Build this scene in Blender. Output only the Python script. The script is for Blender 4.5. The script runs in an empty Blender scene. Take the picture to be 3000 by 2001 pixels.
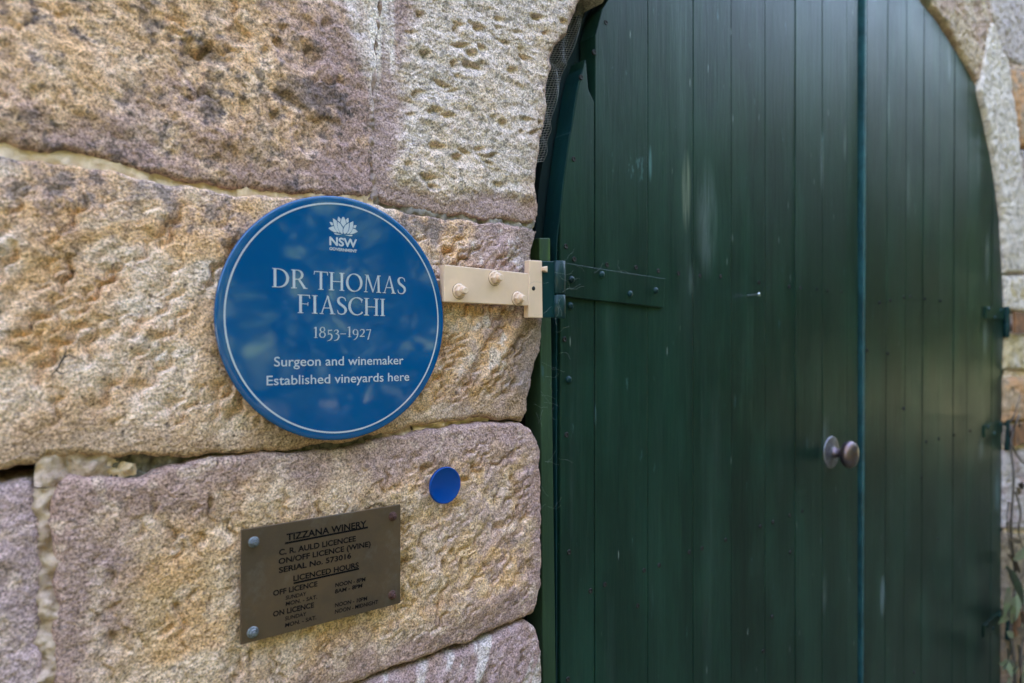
import bpy, bmesh, math, random
import numpy as np
from mathutils import Vector

# ------------------------------------------------------------------ camera, sky, sun, exposure
scene = bpy.context.scene
C = scene.collection
EYE = 1.40                                   # camera height above the ground
F = 2000.0                                   # focal length in photo pixels (24 mm on 36 mm)
PHI = math.radians(50.2)                     # angle between the view axis and the wall
CAM = Vector((-0.3586, -0.7747, EYE))
AX = Vector((math.cos(PHI), math.sin(PHI), 0))
RT = Vector((math.sin(PHI), -math.cos(PHI), 0))

cam_d = bpy.data.cameras.new('camera'); cam = bpy.data.objects.new('camera', cam_d); C.objects.link(cam)
cam.location = CAM
cam.rotation_euler = AX.to_track_quat('-Z', 'Y').to_euler()
cam_d.sensor_width = 36; cam_d.lens = 24; cam_d.clip_start = 0.05; cam_d.clip_end = 600
cam_d.dof.use_dof = True; cam_d.dof.focus_distance = 0.93; cam_d.dof.aperture_fstop = 3.4
scene.camera = cam
scene.cycles.max_bounces = 6; scene.cycles.diffuse_bounces = 3; scene.cycles.glossy_bounces = 3

SUN_EL, SUN_AZ = 42, 18                      # azimuth from +Y towards +X: the sun stands behind the building
w = bpy.data.worlds.new('World'); scene.world = w; w.use_nodes = True
nt = w.node_tree
sky = nt.nodes.new('ShaderNodeTexSky'); sky.sky_type = 'NISHITA'; sky.sun_disc = False
sky.sun_elevation = math.radians(SUN_EL); sky.sun_rotation = math.radians(SUN_AZ)
sky.dust_density = 5.0; sky.ozone_density = 0.5; sky.air_density = 1.0
bg = nt.nodes['Background']; bg.inputs['Strength'].default_value = 0.15
nt.links.new(sky.outputs[0], bg.inputs[0])
sd = bpy.data.lights.new('sun', 'SUN'); sun = bpy.data.objects.new('sun', sd); C.objects.link(sun)
sd.energy = 4.0; sd.angle = math.radians(0.53); sd.color = (1, 0.93, 0.82)
e, a = math.radians(SUN_EL), math.radians(SUN_AZ)
to_sun = Vector((math.sin(a)*math.cos(e), math.cos(a)*math.cos(e), math.sin(e)))
sun.rotation_euler = to_sun.to_track_quat('Z', 'Y').to_euler()
sun.location = to_sun*20
scene.view_settings.view_transform = 'Standard'; scene.view_settings.look = 'None'
scene.view_settings.exposure = 4.2; scene.view_settings.gamma = 1

# ------------------------------------------------------------------ helpers
def at(px, py, y=0.0):
    """photo pixel -> world point on the plane parallel to the wall at depth y (wall face is y=0, outdoors is -y)"""
    d = AX + RT*((px-1500)/F) + Vector((0, 0, 1))*((1000.5-py)/F)
    t = (y-CAM.y)/d.y
    return CAM + d*t
def P(px, py, y=0.0):
    p = at(px, py, y); return (p.x, p.z)

def link(name, me, mat=None, parent=None, smooth=False):
    o = bpy.data.objects.new(name, me); C.objects.link(o)
    if mat is not None and not me.materials: me.materials.append(mat)
    if parent is not None: o.parent = parent
    if smooth and len(me.polygons): me.polygons.foreach_set('use_smooth', [True]*len(me.polygons))
    return o
def thing(name, label, cat, loc=(0, 0, 0), group=None):
    o = bpy.data.objects.new(name, None); C.objects.link(o); o.location = loc; o.empty_display_size = .05
    return tag(o, label, cat, group)
def tag(o, label, cat, group=None):
    o['label'] = label; o['category'] = cat
    if group: o['group'] = group
    return o
def pydata(name, v, f, mat=None, parent=None, smooth=False):
    me = bpy.data.meshes.new(name)
    if parent is not None:
        L = parent_loc(parent)
        v = [(a-L[0], b-L[1], c-L[2]) for a, b, c in v]
    me.from_pydata(v, [], f); me.update()
    return link(name, me, mat, parent, smooth)
def parent_loc(p):
    L = Vector((0, 0, 0))
    while p is not None:
        L = L + p.location; p = p.parent
    return L
def bm_obj(name, bm, mat, parent=None, smooth=False, bevel=0, seg=2):
    bmesh.ops.recalc_face_normals(bm, faces=bm.faces)
    if parent is not None: bmesh.ops.translate(bm, vec=-parent_loc(parent), verts=bm.verts)
    me = bpy.data.meshes.new(name); bm.to_mesh(me); bm.free()
    o = link(name, me, mat, parent, smooth)
    if bevel:
        m = o.modifiers.new('bevel', 'BEVEL'); m.width = bevel; m.segments = seg; m.limit_method = 'ANGLE'; m.angle_limit = math.radians(40)
    return o
def prism(name, poly, y0, y1, mat, parent=None, bevel=0, seg=2):
    """polygon [(x,z)] between depth y0 (front) and y1 (back)"""
    bm = bmesh.new()
    fr = [bm.verts.new((x, y0, z)) for x, z in poly]; bk = [bm.verts.new((x, y1, z)) for x, z in poly]
    bm.faces.new(fr); bm.faces.new(bk[::-1])
    n = len(poly)
    for i in range(n): bm.faces.new((fr[i], bk[i], bk[(i+1) % n], fr[(i+1) % n]))
    return bm_obj(name, bm, mat, parent, False, bevel, seg)
def lathe(name, prof, center, axis, mat, parent=None, n=32, smooth=True):
    """prof [(r, t)] revolved round axis through center"""
    ax = Vector(axis).normalized(); q = ax.to_track_quat('Z', 'Y')
    bm = bmesh.new(); rings = []
    for r, t in prof:
        if r < 1e-6: rings.append([bm.verts.new(Vector(center)+q @ Vector((0, 0, t)))])
        else: rings.append([bm.verts.new(Vector(center)+q @ Vector((r*math.cos(2*math.pi*k/n), r*math.sin(2*math.pi*k/n), t))) for k in range(n)])
    for A, B in zip(rings, rings[1:]):
        for k in range(n):
            k2 = (k+1) % n
            if len(A) == 1 and len(B) == 1: continue
            if len(A) == 1: bm.faces.new((A[0], B[k], B[k2]))
            elif len(B) == 1: bm.faces.new((A[k], B[0], A[k2]))
            else: bm.faces.new((A[k], B[k], B[k2], A[k2]))
    return bm_obj(name, bm, mat, parent, smooth)
def tube_bm(bm, pts, radii, n=6):
    pts = [Vector(p) for p in pts]; rings = []
    for i, p in enumerate(pts):
        d = (pts[min(i+1, len(pts)-1)]-pts[max(i-1, 0)])
        if d.length < 1e-9: d = Vector((0, 0, 1))
        q = d.normalized().to_track_quat('Z', 'Y'); r = radii[i] if hasattr(radii, '__len__') else radii
        rings.append([bm.verts.new(p+q @ Vector((r*math.cos(2*math.pi*k/n), r*math.sin(2*math.pi*k/n), 0))) for k in range(n)])
    for A, B in zip(rings, rings[1:]):
        for k in range(n): bm.faces.new((A[k], A[(k+1) % n], B[(k+1) % n], B[k]))
    bm.faces.new(rings[0][::-1]); bm.faces.new(rings[-1])
def tube(name, pts, radii, mat, parent=None, n=6):
    bm = bmesh.new(); tube_bm(bm, pts, radii, n); return bm_obj(name, bm, mat, parent, True)
def catmull(pts, n):
    pts = np.array(pts, float); P_ = np.vstack([2*pts[0]-pts[1], pts, 2*pts[-1]-pts[-2]]); out = []
    for i in range(1, len(P_)-2):
        for t in np.linspace(0, 1, n, endpoint=False):
            a, b, c, d = P_[i-1:i+3]
            out.append(.5*((2*b)+(c-a)*t+(2*a-5*b+4*c-d)*t*t+(-a+3*b-3*c+d)*t**3))
    out.append(pts[-1]); return np.array(out)

# ---- numpy noise
def perlin(x, y, seed=0):
    xi = np.floor(x).astype(np.int64); yi = np.floor(y).astype(np.int64); xf = x-xi; yf = y-yi
    def g(ix, iy):
        h = (ix*374761393 + iy*668265263 + seed*974634551) & 0xffffffff
        h = ((h ^ (h >> 13))*1274126177) & 0xffffffff
        h = h ^ (h >> 16)
        an = (h & 0xffff)/65536*2*np.pi
        return np.cos(an), np.sin(an)
    u = xf*xf*xf*(xf*(xf*6-15)+10); v = yf*yf*yf*(yf*(yf*6-15)+10)
    def d(ox, oy):
        gx, gy = g(xi+ox, yi+oy); return gx*(xf-ox)+gy*(yf-oy)
    a = d(0, 0)*(1-u)+d(1, 0)*u; b = d(0, 1)*(1-u)+d(1, 1)*u
    return (a*(1-v)+b*v)*1.5
def fbm(x, y, seed=0, oct=4, gain=.5):
    s = 0; a = 1; f = 1
    for k in range(oct): s = s+a*perlin(x*f+k*17.3, y*f-k*9.1, seed+k*31); a *= gain; f *= 2.03
    return s
def ss(a, b, x):
    t = np.clip((x-a)/(b-a), 0, 1); return t*t*(3-2*t)
def mixc(c, col, m): return c*(1-m[..., None])+np.array(col)*m[..., None]

# ------------------------------------------------------------------ materials
def new_mat(name):
    m = bpy.data.materials.new(name); m.use_nodes = True
    return m, m.node_tree.nodes, m.node_tree.links, m.node_tree.nodes['Principled BSDF']
def N(nodes, t, **kw):
    n = nodes.new(t)
    for k, v in kw.items():
        if k in n.inputs: n.inputs[k].default_value = v
        else: setattr(n, k, v)
    return n
def ramp(nodes, stops):
    r = nodes.new('ShaderNodeValToRGB'); el = r.color_ramp.elements
    while len(el) < len(stops): el.new(.5)
    for k, (p, c) in enumerate(stops): el[k].position = p; el[k].color = c if len(c) == 4 else (*c, 1)
    return r
def gcol(v): return (v, v, v, 1)

def stone_material():
    m, n, l, b = new_mat('sandstone')
    at_ = N(n, 'ShaderNodeAttribute', attribute_name='Col')
    tc = n.new('ShaderNodeTexCoord')
    n1 = N(n, 'ShaderNodeTexNoise', Scale=460.0, Detail=3.0, Roughness=.7)
    n2 = N(n, 'ShaderNodeTexNoise', Scale=150.0, Detail=3.0, Roughness=.7)
    for q in (n1, n2): l.new(tc.outputs['Object'], q.inputs['Vector'])
    r1 = ramp(n, [(.36, gcol(.50)), (.5, gcol(1.0)), (.64, gcol(1.34))]); l.new(n1.outputs['Fac'], r1.inputs['Fac'])
    r2 = ramp(n, [(.32, (.76, .72, .70)), (.5, (1, 1, 1)), (.7, (1.14, 1.15, 1.18))]); l.new(n2.outputs['Fac'], r2.inputs['Fac'])
    a1 = N(n, 'ShaderNodeMix', data_type='RGBA', blend_type='MULTIPLY'); a1.inputs['Factor'].default_value = 1
    l.new(at_.outputs['Color'], a1.inputs['A']); l.new(r1.outputs['Color'], a1.inputs['B'])
    a2 = N(n, 'ShaderNodeMix', data_type='RGBA', blend_type='MULTIPLY'); a2.inputs['Factor'].default_value = 1
    l.new(a1.outputs['Result'], a2.inputs['A']); l.new(r2.outputs['Color'], a2.inputs['B'])
    n4 = N(n, 'ShaderNodeTexNoise', Scale=400.0, Detail=0.0); l.new(tc.outputs['Object'], n4.inputs['Vector'])
    r4 = ramp(n, [(.35, gcol(.62)), (.40, gcol(1.0)), (.60, gcol(1.0)), (.66, gcol(1.20))]); l.new(n4.outputs['Fac'], r4.inputs['Fac'])
    a3 = N(n, 'ShaderNodeMix', data_type='RGBA', blend_type='MULTIPLY'); a3.inputs['Factor'].default_value = 1
    l.new(a2.outputs['Result'], a3.inputs['A']); l.new(r4.outputs['Color'], a3.inputs['B'])
    l.new(a3.outputs['Result'], b.inputs['Base Color'])
    b.inputs['Roughness'].default_value = .93; b.inputs['Specular IOR Level'].default_value = .2
    ad = N(n, 'ShaderNodeMath', operation='ADD'); l.new(n2.outputs['Fac'], ad.inputs[0])
    ml = N(n, 'ShaderNodeMath', operation='MULTIPLY'); ml.inputs[1].default_value = .6
    l.new(n1.outputs['Fac'], ml.inputs[0]); l.new(ml.outputs[0], ad.inputs[1])
    bp = N(n, 'ShaderNodeBump', Strength=.7, Distance=.0022); l.new(ad.outputs[0], bp.inputs['Height']); l.new(bp.outputs[0], b.inputs['Normal'])
    return m
STONE = stone_material()

def paint_material(name, base, dark, rough=.38, dust=.5, streaks=(), grain=1.0, worn=None):
    """brushed gloss paint on timber, boards run along z"""
    m, n, l, b = new_mat(name)
    geo = n.new('ShaderNodeNewGeometry'); oi = n.new('ShaderNodeObjectInfo')
    mp = N(n, 'ShaderNodeMapping'); mp.inputs['Scale'].default_value = (1, 1, .07); l.new(geo.outputs['Position'], mp.inputs['Vector'])
    ofs = N(n, 'ShaderNodeVectorMath', operation='ADD'); l.new(mp.outputs[0], ofs.inputs[0])
    cmb = n.new('ShaderNodeCombineXYZ'); l.new(oi.outputs['Random'], cmb.inputs[2]); l.new(cmb.outputs[0], ofs.inputs[1])
    g1 = N(n, 'ShaderNodeTexNoise', Scale=70.0, Detail=5.0, Roughness=.62, Distortion=.8); l.new(ofs.outputs[0], g1.inputs['Vector'])
    g2 = N(n, 'ShaderNodeTexNoise', Scale=420.0, Detail=2.0); l.new(ofs.outputs[0], g2.inputs['Vector'])
    big = N(n, 'ShaderNodeTexNoise', Scale=5.0, Detail=4.0); l.new(geo.outputs['Position'], big.inputs['Vector'])
    r = ramp(n, [(.28, dark), (.72, base)]); l.new(g1.outputs['Fac'], r.inputs['Fac'])
    hv = N(n, 'ShaderNodeHueSaturation'); l.new(r.outputs['Color'], hv.inputs['Color'])
    mr = N(n, 'ShaderNodeMapRange'); mr.inputs['To Min'].default_value = .82; mr.inputs['To Max'].default_value = 1.22
    l.new(oi.outputs['Random'], mr.inputs['Value']); l.new(mr.outputs[0], hv.inputs['Value'])
    col = hv.outputs['Color']
    def over(col, mask, c, k):
        mx = N(n, 'ShaderNodeMix', data_type='RGBA'); mu = N(n, 'ShaderNodeMath', operation='MULTIPLY'); mu.inputs[1].default_value = k
        l.new(mask, mu.inputs[0]); l.new(mu.outputs[0], mx.inputs['Factor']); l.new(col, mx.inputs['A']); mx.inputs['B'].default_value = (*c, 1)
        return mx.outputs['Result']
    mp3 = N(n, 'ShaderNodeMapping'); mp3.inputs['Scale'].default_value = (1, 1, .3); l.new(geo.outputs['Position'], mp3.inputs['Vector'])
    pt_ = N(n, 'ShaderNodeTexNoise', Scale=7.0, Detail=6.0, Roughness=.68); l.new(mp3.outputs[0], pt_.inputs['Vector'])
    pr2 = ramp(n, [(.45, gcol(0)), (.72, gcol(1))]); l.new(pt_.outputs['Fac'], pr2.inputs['Fac'])
    col = over(col, pr2.outputs['Color'], tuple(v*2.0+.003 for v in base), .7)
    ch = N(n, 'ShaderNodeTexNoise', Scale=38.0, Detail=4.0, Roughness=.75); l.new(mp3.outputs[0], ch.inputs['Vector'])
    cr = ramp(n, [(.665, gcol(0)), (.70, gcol(1))]); l.new(ch.outputs['Fac'], cr.inputs['Fac'])
    col = over(col, cr.outputs['Color'], (.035, .075, .075), .75)
    # faint dusty bloom in tall streaks, fine drips and specks
    db = N(n, 'ShaderNodeTexNoise', Scale=16.0, Detail=5.0, Roughness=.7); l.new(ofs.outputs[0], db.inputs['Vector'])
    dr = ramp(n, [(.56, gcol(0)), (.80, gcol(1))]); l.new(db.outputs['Fac'], dr.inputs['Fac'])
    col = over(col, dr.outputs['Color'], (.05, .075, .065), .30*dust)
    mp2 = N(n, 'ShaderNodeMapping'); mp2.inputs['Scale'].default_value = (1, 1, .13); l.new(geo.outputs['Position'], mp2.inputs['Vector'])
    vo = N(n, 'ShaderNodeTexVoronoi', Scale=42.0); l.new(mp2.outputs[0], vo.inputs['Vector'])
    vr = ramp(n, [(.028, gcol(1)), (.055, gcol(0))]); l.new(vo.outputs['Distance'], vr.inputs['Fac'])
    vc = N(n, 'ShaderNodeMath', operation='GREATER_THAN'); vc.inputs[1].default_value = .62
    l.new(vo.outputs['Color'], vc.inputs[0])
    vm = N(n, 'ShaderNodeMath', operation='MULTIPLY'); l.new(vr.outputs['Color'], vm.inputs[0]); l.new(vc.outputs[0], vm.inputs[1])
    col = over(col, vm.outputs[0], (.2, .22, .2), .8*dust)
    vo2 = N(n, 'ShaderNodeTexVoronoi', Scale=110.0); l.new(geo.outputs['Position'], vo2.inputs['Vector'])
    vr2 = ramp(n, [(.06, gcol(1)), (.12, gcol(0))]); l.new(vo2.outputs['Distance'], vr2.inputs['Fac'])
    vc2 = N(n, 'ShaderNodeMath', operation='GREATER_THAN'); vc2.inputs[1].default_value = .72; l.new(vo2.outputs['Color'], vc2.inputs[0])
    vm2 = N(n, 'ShaderNodeMath', operation='MULTIPLY'); l.new(vr2.outputs['Color'], vm2.inputs[0]); l.new(vc2.outputs[0], vm2.inputs[1])
    col = over(col, vm2.outputs[0], (.12, .16, .14), .7*dust)
    sep = n.new('ShaderNodeSeparateXYZ'); l.new(geo.outputs['Position'], sep.inputs[0])
    for (x0, z0, wx, wz, c, k) in streaks:        # scuffs, run marks and painted-in seam highlights at their own places
        tot = None
        for out, c0, ww in ((sep.outputs[0], x0, wx), (sep.outputs[2], z0, wz)):
            s = N(n, 'ShaderNodeMath', operation='SUBTRACT'); l.new(out, s.inputs[0]); s.inputs[1].default_value = c0
            d = N(n, 'ShaderNodeMath', operation='DIVIDE'); l.new(s.outputs[0], d.inputs[0]); d.inputs[1].default_value = ww
            q = N(n, 'ShaderNodeMath', operation='MULTIPLY'); l.new(d.outputs[0], q.inputs[0]); l.new(d.outputs[0], q.inputs[1])
            if tot is None: tot = q.outputs[0]
            else:
                ad = N(n, 'ShaderNodeMath', operation='ADD'); l.new(tot, ad.inputs[0]); l.new(q.outputs[0], ad.inputs[1]); tot = ad.outputs[0]
        inv = N(n, 'ShaderNodeMath', operation='SUBTRACT', use_clamp=True); inv.inputs[0].default_value = 1; l.new(tot, inv.inputs[1])
        nz = ramp(n, [(.38, gcol(0)), (.62, gcol(1))]); l.new(g1.outputs['Fac'], nz.inputs['Fac'])
        mm = N(n, 'ShaderNodeMath', operation='MULTIPLY'); l.new(inv.outputs[0], mm.inputs[0]); l.new(nz.outputs['Color'], mm.inputs[1])
        col = over(col, mm.outputs[0], c, k)
    l.new(col, b.inputs['Base Color'])
    rr = N(n, 'ShaderNodeMapRange'); rr.inputs['To Min'].default_value = rough-.10; rr.inputs['To Max'].default_value = rough+.16
    l.new(big.outputs['Fac'], rr.inputs['Value']); l.new(rr.outputs[0], b.inputs['Roughness'])
    b.inputs['Specular IOR Level'].default_value = .22
    ad = N(n, 'ShaderNodeMath', operation='ADD'); l.new(g1.outputs['Fac'], ad.inputs[0])
    ml = N(n, 'ShaderNodeMath', operation='MULTIPLY'); ml.inputs[1].default_value = .22; l.new(g2.outputs['Fac'], ml.inputs[0]); l.new(ml.outputs[0], ad.inputs[1])
    bp = N(n, 'ShaderNodeBump', Strength=.28*grain, Distance=.0022); l.new(ad.outputs[0], bp.inputs['Height']); l.new(bp.outputs[0], b.inputs['Normal'])
    return m

def simple(name, c, rough=.5, metal=0, var=.25, scale=40, bump=.0, bscale=200, c2=None, spec=.5, thr=(.4, .65)):
    m, n, l, b = new_mat(name)
    geo = n.new('ShaderNodeNewGeometry')
    t = N(n, 'ShaderNodeTexNoise', Scale=float(scale), Detail=5.0, Roughness=.65); l.new(geo.outputs['Position'], t.inputs['Vector'])
    lo = c2 if c2 else tuple(v*(1-var) for v in c)
    r = ramp(n, [(thr[0], lo), (thr[1], c)]); l.new(t.outputs['Fac'], r.inputs['Fac']); l.new(r.outputs['Color'], b.inputs['Base Color'])
    b.inputs['Roughness'].default_value = rough; b.inputs['Metallic'].default_value = metal; b.inputs['Specular IOR Level'].default_value = spec
    if bump:
        t2 = N(n, 'ShaderNodeTexNoise', Scale=float(bscale), Detail=4.0); l.new(geo.outputs['Position'], t2.inputs['Vector'])
        bp = N(n, 'ShaderNodeBump', Strength=.5, Distance=bump); l.new(t2.outputs['Fac'], bp.inputs['Height']); l.new(bp.outputs[0], b.inputs['Normal'])
    return m

# ------------------------------------------------------------------ ground
WD = 0.020                                   # depth of the door face behind the mean stone face
GROUND = simple('gravel', (.15, .15, .085), .95, 0, .4, 3, .01, 60)
bm = bmesh.new(); bmesh.ops.create_grid(bm, x_segments=40, y_segments=40, size=150)
g = bm_obj('ground', bm, GROUND); g['kind'] = 'structure'

# ------------------------------------------------------------------ stone wall
wall = thing('stone_wall', 'weathered sandstone block wall with an arched doorway and worn pale mortar joints', 'wall', (1.5, .05, 0))
WALL_L = parent_loc(wall)

def resample(c, n):
    c = np.array(c, float); d = np.r_[0, np.cumsum(np.hypot(*np.diff(c, axis=0).T))]
    t = np.linspace(0, d[-1], n); return np.stack([np.interp(t, d, c[:, 0]), np.interp(t, d, c[:, 1])], 1)
def coons(top, bottom, left, right, nu, nv):
    """top,bottom run left->right; left,right run bottom->top"""
    T, B, L, R = resample(top, nu), resample(bottom, nu), resample(left, nv), resample(right, nv)
    u = np.linspace(0, 1, nu)[None, :, None]; v = np.linspace(0, 1, nv)[:, None, None]
    L = L[:, None]; R = R[:, None]; T = T[None]; B = B[None]
    return (1-v)*B+v*T+(1-u)*L+u*R-((1-u)*(1-v)*B[:, :1]+u*v*T[:, -1:]+(1-u)*v*T[:, :1]+u*(1-v)*B[:, -1:])

PAL = dict(buff=(.63, .372, .225), pale=(.71, .490, .365), ochre=(.61, .315, .125), brown=(.31, .175, .110),
           purple=(.355, .218, .200), grey=(.62, .465, .395), white=(.70, .58, .53), dark=(.06, .05, .045),
           lichen=(.40, .305, .22), orange=(.61, .320, .145), lilac=(.46, .305, .285))
def pits(x, z, rng, region, num, a, b, depth, ang=0, jit=.3):
    out = np.zeros_like(x); x0, x1, z0, z1 = region
    for k in range(num):
        cx, cz = rng.uniform(x0, x1), rng.uniform(z0, z1); aa = a*rng.uniform(.5, 1.5); bb = b*rng.uniform(.6, 1.4); th = ang+rng.uniform(-jit, jit)
        dx = (x-cx)*math.cos(th)+(z-cz)*math.sin(th); dz = -(x-cx)*math.sin(th)+(z-cz)*math.cos(th)
        dzn = np.where(dz > 0, dz/(bb*.55), dz/(bb*1.7))          # steep upper lip, shallow run-out
        out -= depth*rng.uniform(.4, 1.2)*np.exp(-np.clip((dx/aa)**2+dzn**2, 0, 30))
    return out

def gouges(x, z, rng, region, num, ang, jit, ln, wd, dep):
    """tool cuts: floor sinks across the cut and ends in a sharp lip"""
    out = np.zeros_like(x); x0, x1, z0, z1 = region
    for k in range(num):
        cx, cz = rng.uniform(x0, x1), rng.uniform(z0, z1); th = ang+rng.uniform(-jit, jit)
        l_ = rng.uniform(*ln); w_ = rng.uniform(*wd); d_ = rng.uniform(*dep)
        m = (np.abs(x-cx) < l_+w_) & (np.abs(z-cz) < l_+w_)
        if not m.any(): continue
        dx, dz = x[m]-cx, z[m]-cz
        p = dx*math.cos(th)+dz*math.sin(th); q_ = dx*math.sin(th)-dz*math.cos(th)   # q to the lower right
        q_ = q_+.12*w_*np.sin(p*90+k)+.003*np.sin(p*260+k*2)
        prof = np.where(q_ < w_, np.clip(q_/w_, 0, 1)**1.3, np.clip(1-(q_-w_)/.0016, 0, 1))
        win = np.clip(1-(p/l_)**2, 0, 1)**.7
        out[m] = np.minimum(out[m], -d_*prof*win)
    return out

def stone(top, bottom, left, right, style='plain', seed=0, sp=.0016, edge_r=.014, edge_d=.014, proud=0., back=.10, parent=wall, name='stone', sides=(1, 1, 1, 1)):
    w_ = max(np.hypot(*np.diff(np.array(c), axis=0).T).sum() for c in (top, bottom)); h_ = max(np.hypot(*np.diff(np.array(c), axis=0).T).sum() for c in (left, right))
    nu, nv = max(6, int(w_/sp)), max(6, int(h_/sp))
    G = coons(top, bottom, left, right, nu, nv)
    # ragged outline
    x, z = G[..., 0].copy(), G[..., 1].copy()
    u = np.linspace(0, 1, nu)[None, :]; v = np.linspace(0, 1, nv)[:, None]
    wid = np.hypot(G[:, -1, 0]-G[:, 0, 0], G[:, -1, 1]-G[:, 0, 1])[:, None]; hei = np.hypot(G[-1, :, 0]-G[0, :, 0], G[-1, :, 1]-G[0, :, 1])[None, :]
    dl, dr, db, dt = u*wid, (1-u)*wid, v*hei, (1-v)*hei
    k = .006
    d = -k*np.log(np.exp(-dl/k)+np.exp(-dr/k)+np.exp(-db/k)+np.exp(-dt/k)); d = np.clip(d, 0, None)
    jag = fbm(x*28, z*28, seed+5, 4)*.004*np.exp(-d/.02)
    x = x+jag; z = z+fbm(x*28+9, z*28, seed+6, 4)*.004*np.exp(-d/.02)
    rng = random.Random(seed*7+3)
    ws = [np.exp(-np.clip(q_/.006, 0, 60))+1e-12 for q_ in (dl, dr, db, dt)]
    sd_w = sum(w_*k_ for w_, k_ in zip(ws, sides))/sum(ws)
    er = edge_r*sd_w*(1+.6*fbm(x*16, z*16, seed+2, 3))+.001
    t = 1-np.clip(d/er, 0, 1); fall = edge_d*sd_w*(1-np.sqrt(np.clip(1-t*t, 0, 1)))
    def ridged(f, s2):
        wx = x+.006*fbm(x*25, z*25, s2+3, 2); wz = z+.006*fbm(x*25+7, z*25, s2+4, 2)
        return 1-2*np.abs(perlin(wx*f, wz*f, s2))
    big = fbm(x*5, z*5, seed, 3); mid = fbm(x*22, z*22, seed+11, 4); fine = fbm(x*110, z*110, seed+21, 3)
    grain = fbm(x*330, z*330, seed+22, 2)
    ck = {'A': .22, 'B': .25, 'C': .10, 'D': .12, 'E': .2, 'F': .2}.get(style, 1.) if isinstance(style, str) else 1.
    chips = ck*(ridged(34, seed+12)*.0030+ridged(75, seed+13)*.0020+ridged(150, seed+14)*.0011)
    mk = {'A': .6, 'B': .45, 'C': .28, 'D': .4, 'E': .5, 'F': .6}.get(style, 1.) if isinstance(style, str) else 1.
    h = big*.0032+mid*.0030*mk+fine*.0014*mk+grain*.0006+chips*ss(.0, .02, d)
    inner = ss(.012, .05, d)
    pl = np.array(PAL['buff']); col = np.ones(x.shape+(3,))*pl
    n1 = fbm(x*9, z*9, seed+41, 5, .6); n2 = fbm(x*30, z*30, seed+51, 5, .65); n3 = fbm(x*90, z*90, seed+61, 3, .7); n4 = fbm(x*4, z*4, seed+71, 3)
    def furrow(ang, fl, fa, s2, warp=.012):
        ca, sa = math.cos(ang), math.sin(ang)
        wx = x+warp*fbm(x*12, z*12, s2+3, 2); wz = z+warp*fbm(x*12+5, z*12, s2+4, 2)
        p = wx*ca+wz*sa; q = -wx*sa+wz*ca
        a = perlin(p*fl, q*fa, s2); b_ = perlin(p*fl*1.7+3, q*fa*1.9, s2+9)
        return np.abs(a)*1.3+.4*np.abs(b_)
    if style == 'A':      # weathered, blotched, gently pocked
        h += inner*(pits(x, z, rng, (x.min(), x.max(), z.min(), z.max()), 40, .008, .006, .0045, .9, 1.2) - .005*ss(.2, .6, fbm(x*16, z*16, seed+8, 3)) + .003*furrow(-.7, 12, 30, seed+81) + gouges(x, z, rng, (x.min(), x.max(), z.min(), z.max()), 60, .9, 1.0, (.012, .035), (.008, .022), (.002, .007)))
        col = mixc(col, PAL['pale'], ss(-.2, .6, n2)*.5)
        col = mixc(col, PAL['ochre'], ss(.0, .7, fbm(x*13, z*13, seed+42, 4))*.35)
        col = mixc(col, PAL['brown'], ss(.05, .5, n1+.4*n3)*.55)
        col = mixc(col, PAL['purple'], ss(.25, .6, fbm(x*7, z*7, seed+43, 4)+.4*n3)*.5)
        e_ = ss(.125, .035, dr+.05*n1); col = mixc(col, PAL['purple'], e_*.9*ss(-.7, .2, n2+.5))
        lo = ss(.06, .0, db+.03*n2); col = mixc(col, PAL['purple'], lo*.8)
        col = mixc(col, (.08, .065, .06), ss(.38, .62, n3*.7+n2*.4)*.6)
        col = mixc(col, (.07, .055, .06), ss(.45, .8, fbm(x*8+4, z*8, seed+77, 4, .6)+.35*n3)*.6)
        run = np.exp(-((x-P(1095, 100)[0])/(.004+.040*ss(P(1095, 330)[1], P(1095, -60)[1], z)))**2)*ss(P(1100, 430)[1], P(1100, 200)[1], z)
        col = mixc(col, (.82, .66, .60), np.clip(run*(.8+.6*fbm(x*70, z*8, 7, 3)), 0, .9))
    elif style == 'B':    # pale pick-dressed face with rows of dimples
        core = ss(.025, .055, dl+.02*n1)*ss(.004, .02, dr)*ss(.02, .045, db+.012*n1)
        h += core*(pits(x, z, rng, (x.min()+.05, x.max(), z.min(), z.max()), 120, .0090, .0045, .0085, .12, .3)+.002*np.abs(mid)+.0015*perlin(x*20, z*70, seed+3))
        h += -.004*(1-core)
        col = np.ones_like(col)*np.array(PAL['grey']); col = mixc(col, PAL['pale'], ss(-.1, .6, n1)*.6)
        col = mixc(col, PAL['lichen'], ss(.1, .7, n2+.3*n1)*.38)
        col = mixc(col, (.10, .095, .095), ss(.25, .6, n3+.35*n2)*.45)
        col = mixc(col, PAL['purple'], (1-core)*.85)
        col = mixc(col, PAL['brown'], ss(.05, .01, dr+.02*n2)*.45)
        run = ss(.030, .008, dl+.012*fbm(x*60, z*9, 8, 3))*ss(P(1120, 330)[1], P(1120, 100)[1], z)
        col = mixc(col, (.82, .66, .60), np.clip(run*(.85+.6*fbm(x*80, z*8, 9, 3)), 0, .9))
    elif style == 'C':    # bedded ochre face, long diagonal tool marks; darker crust towards the doorway
        xr = ss(.13, .26, x+.03*n1)
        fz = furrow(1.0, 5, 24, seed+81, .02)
        h += inner*(.005*np.minimum(fz, .75)*(1-xr)+.010*furrow(.85, 7, 34, seed+83)*xr+gouges(x, z, rng, (x.min(), .17, z.min(), z.max()), 190, 1.08, .22, (.018, .044), (.009, .022), (.0035, .0095))+gouges(x, z, rng, (.13, x.max(), z.min(), z.max()), 85, .80, .22, (.020, .055), (.007, .016), (.004, .010)))
        rel = (z-np.interp(x, [-.55, .35], [EYE+.06, EYE-.02]))
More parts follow.
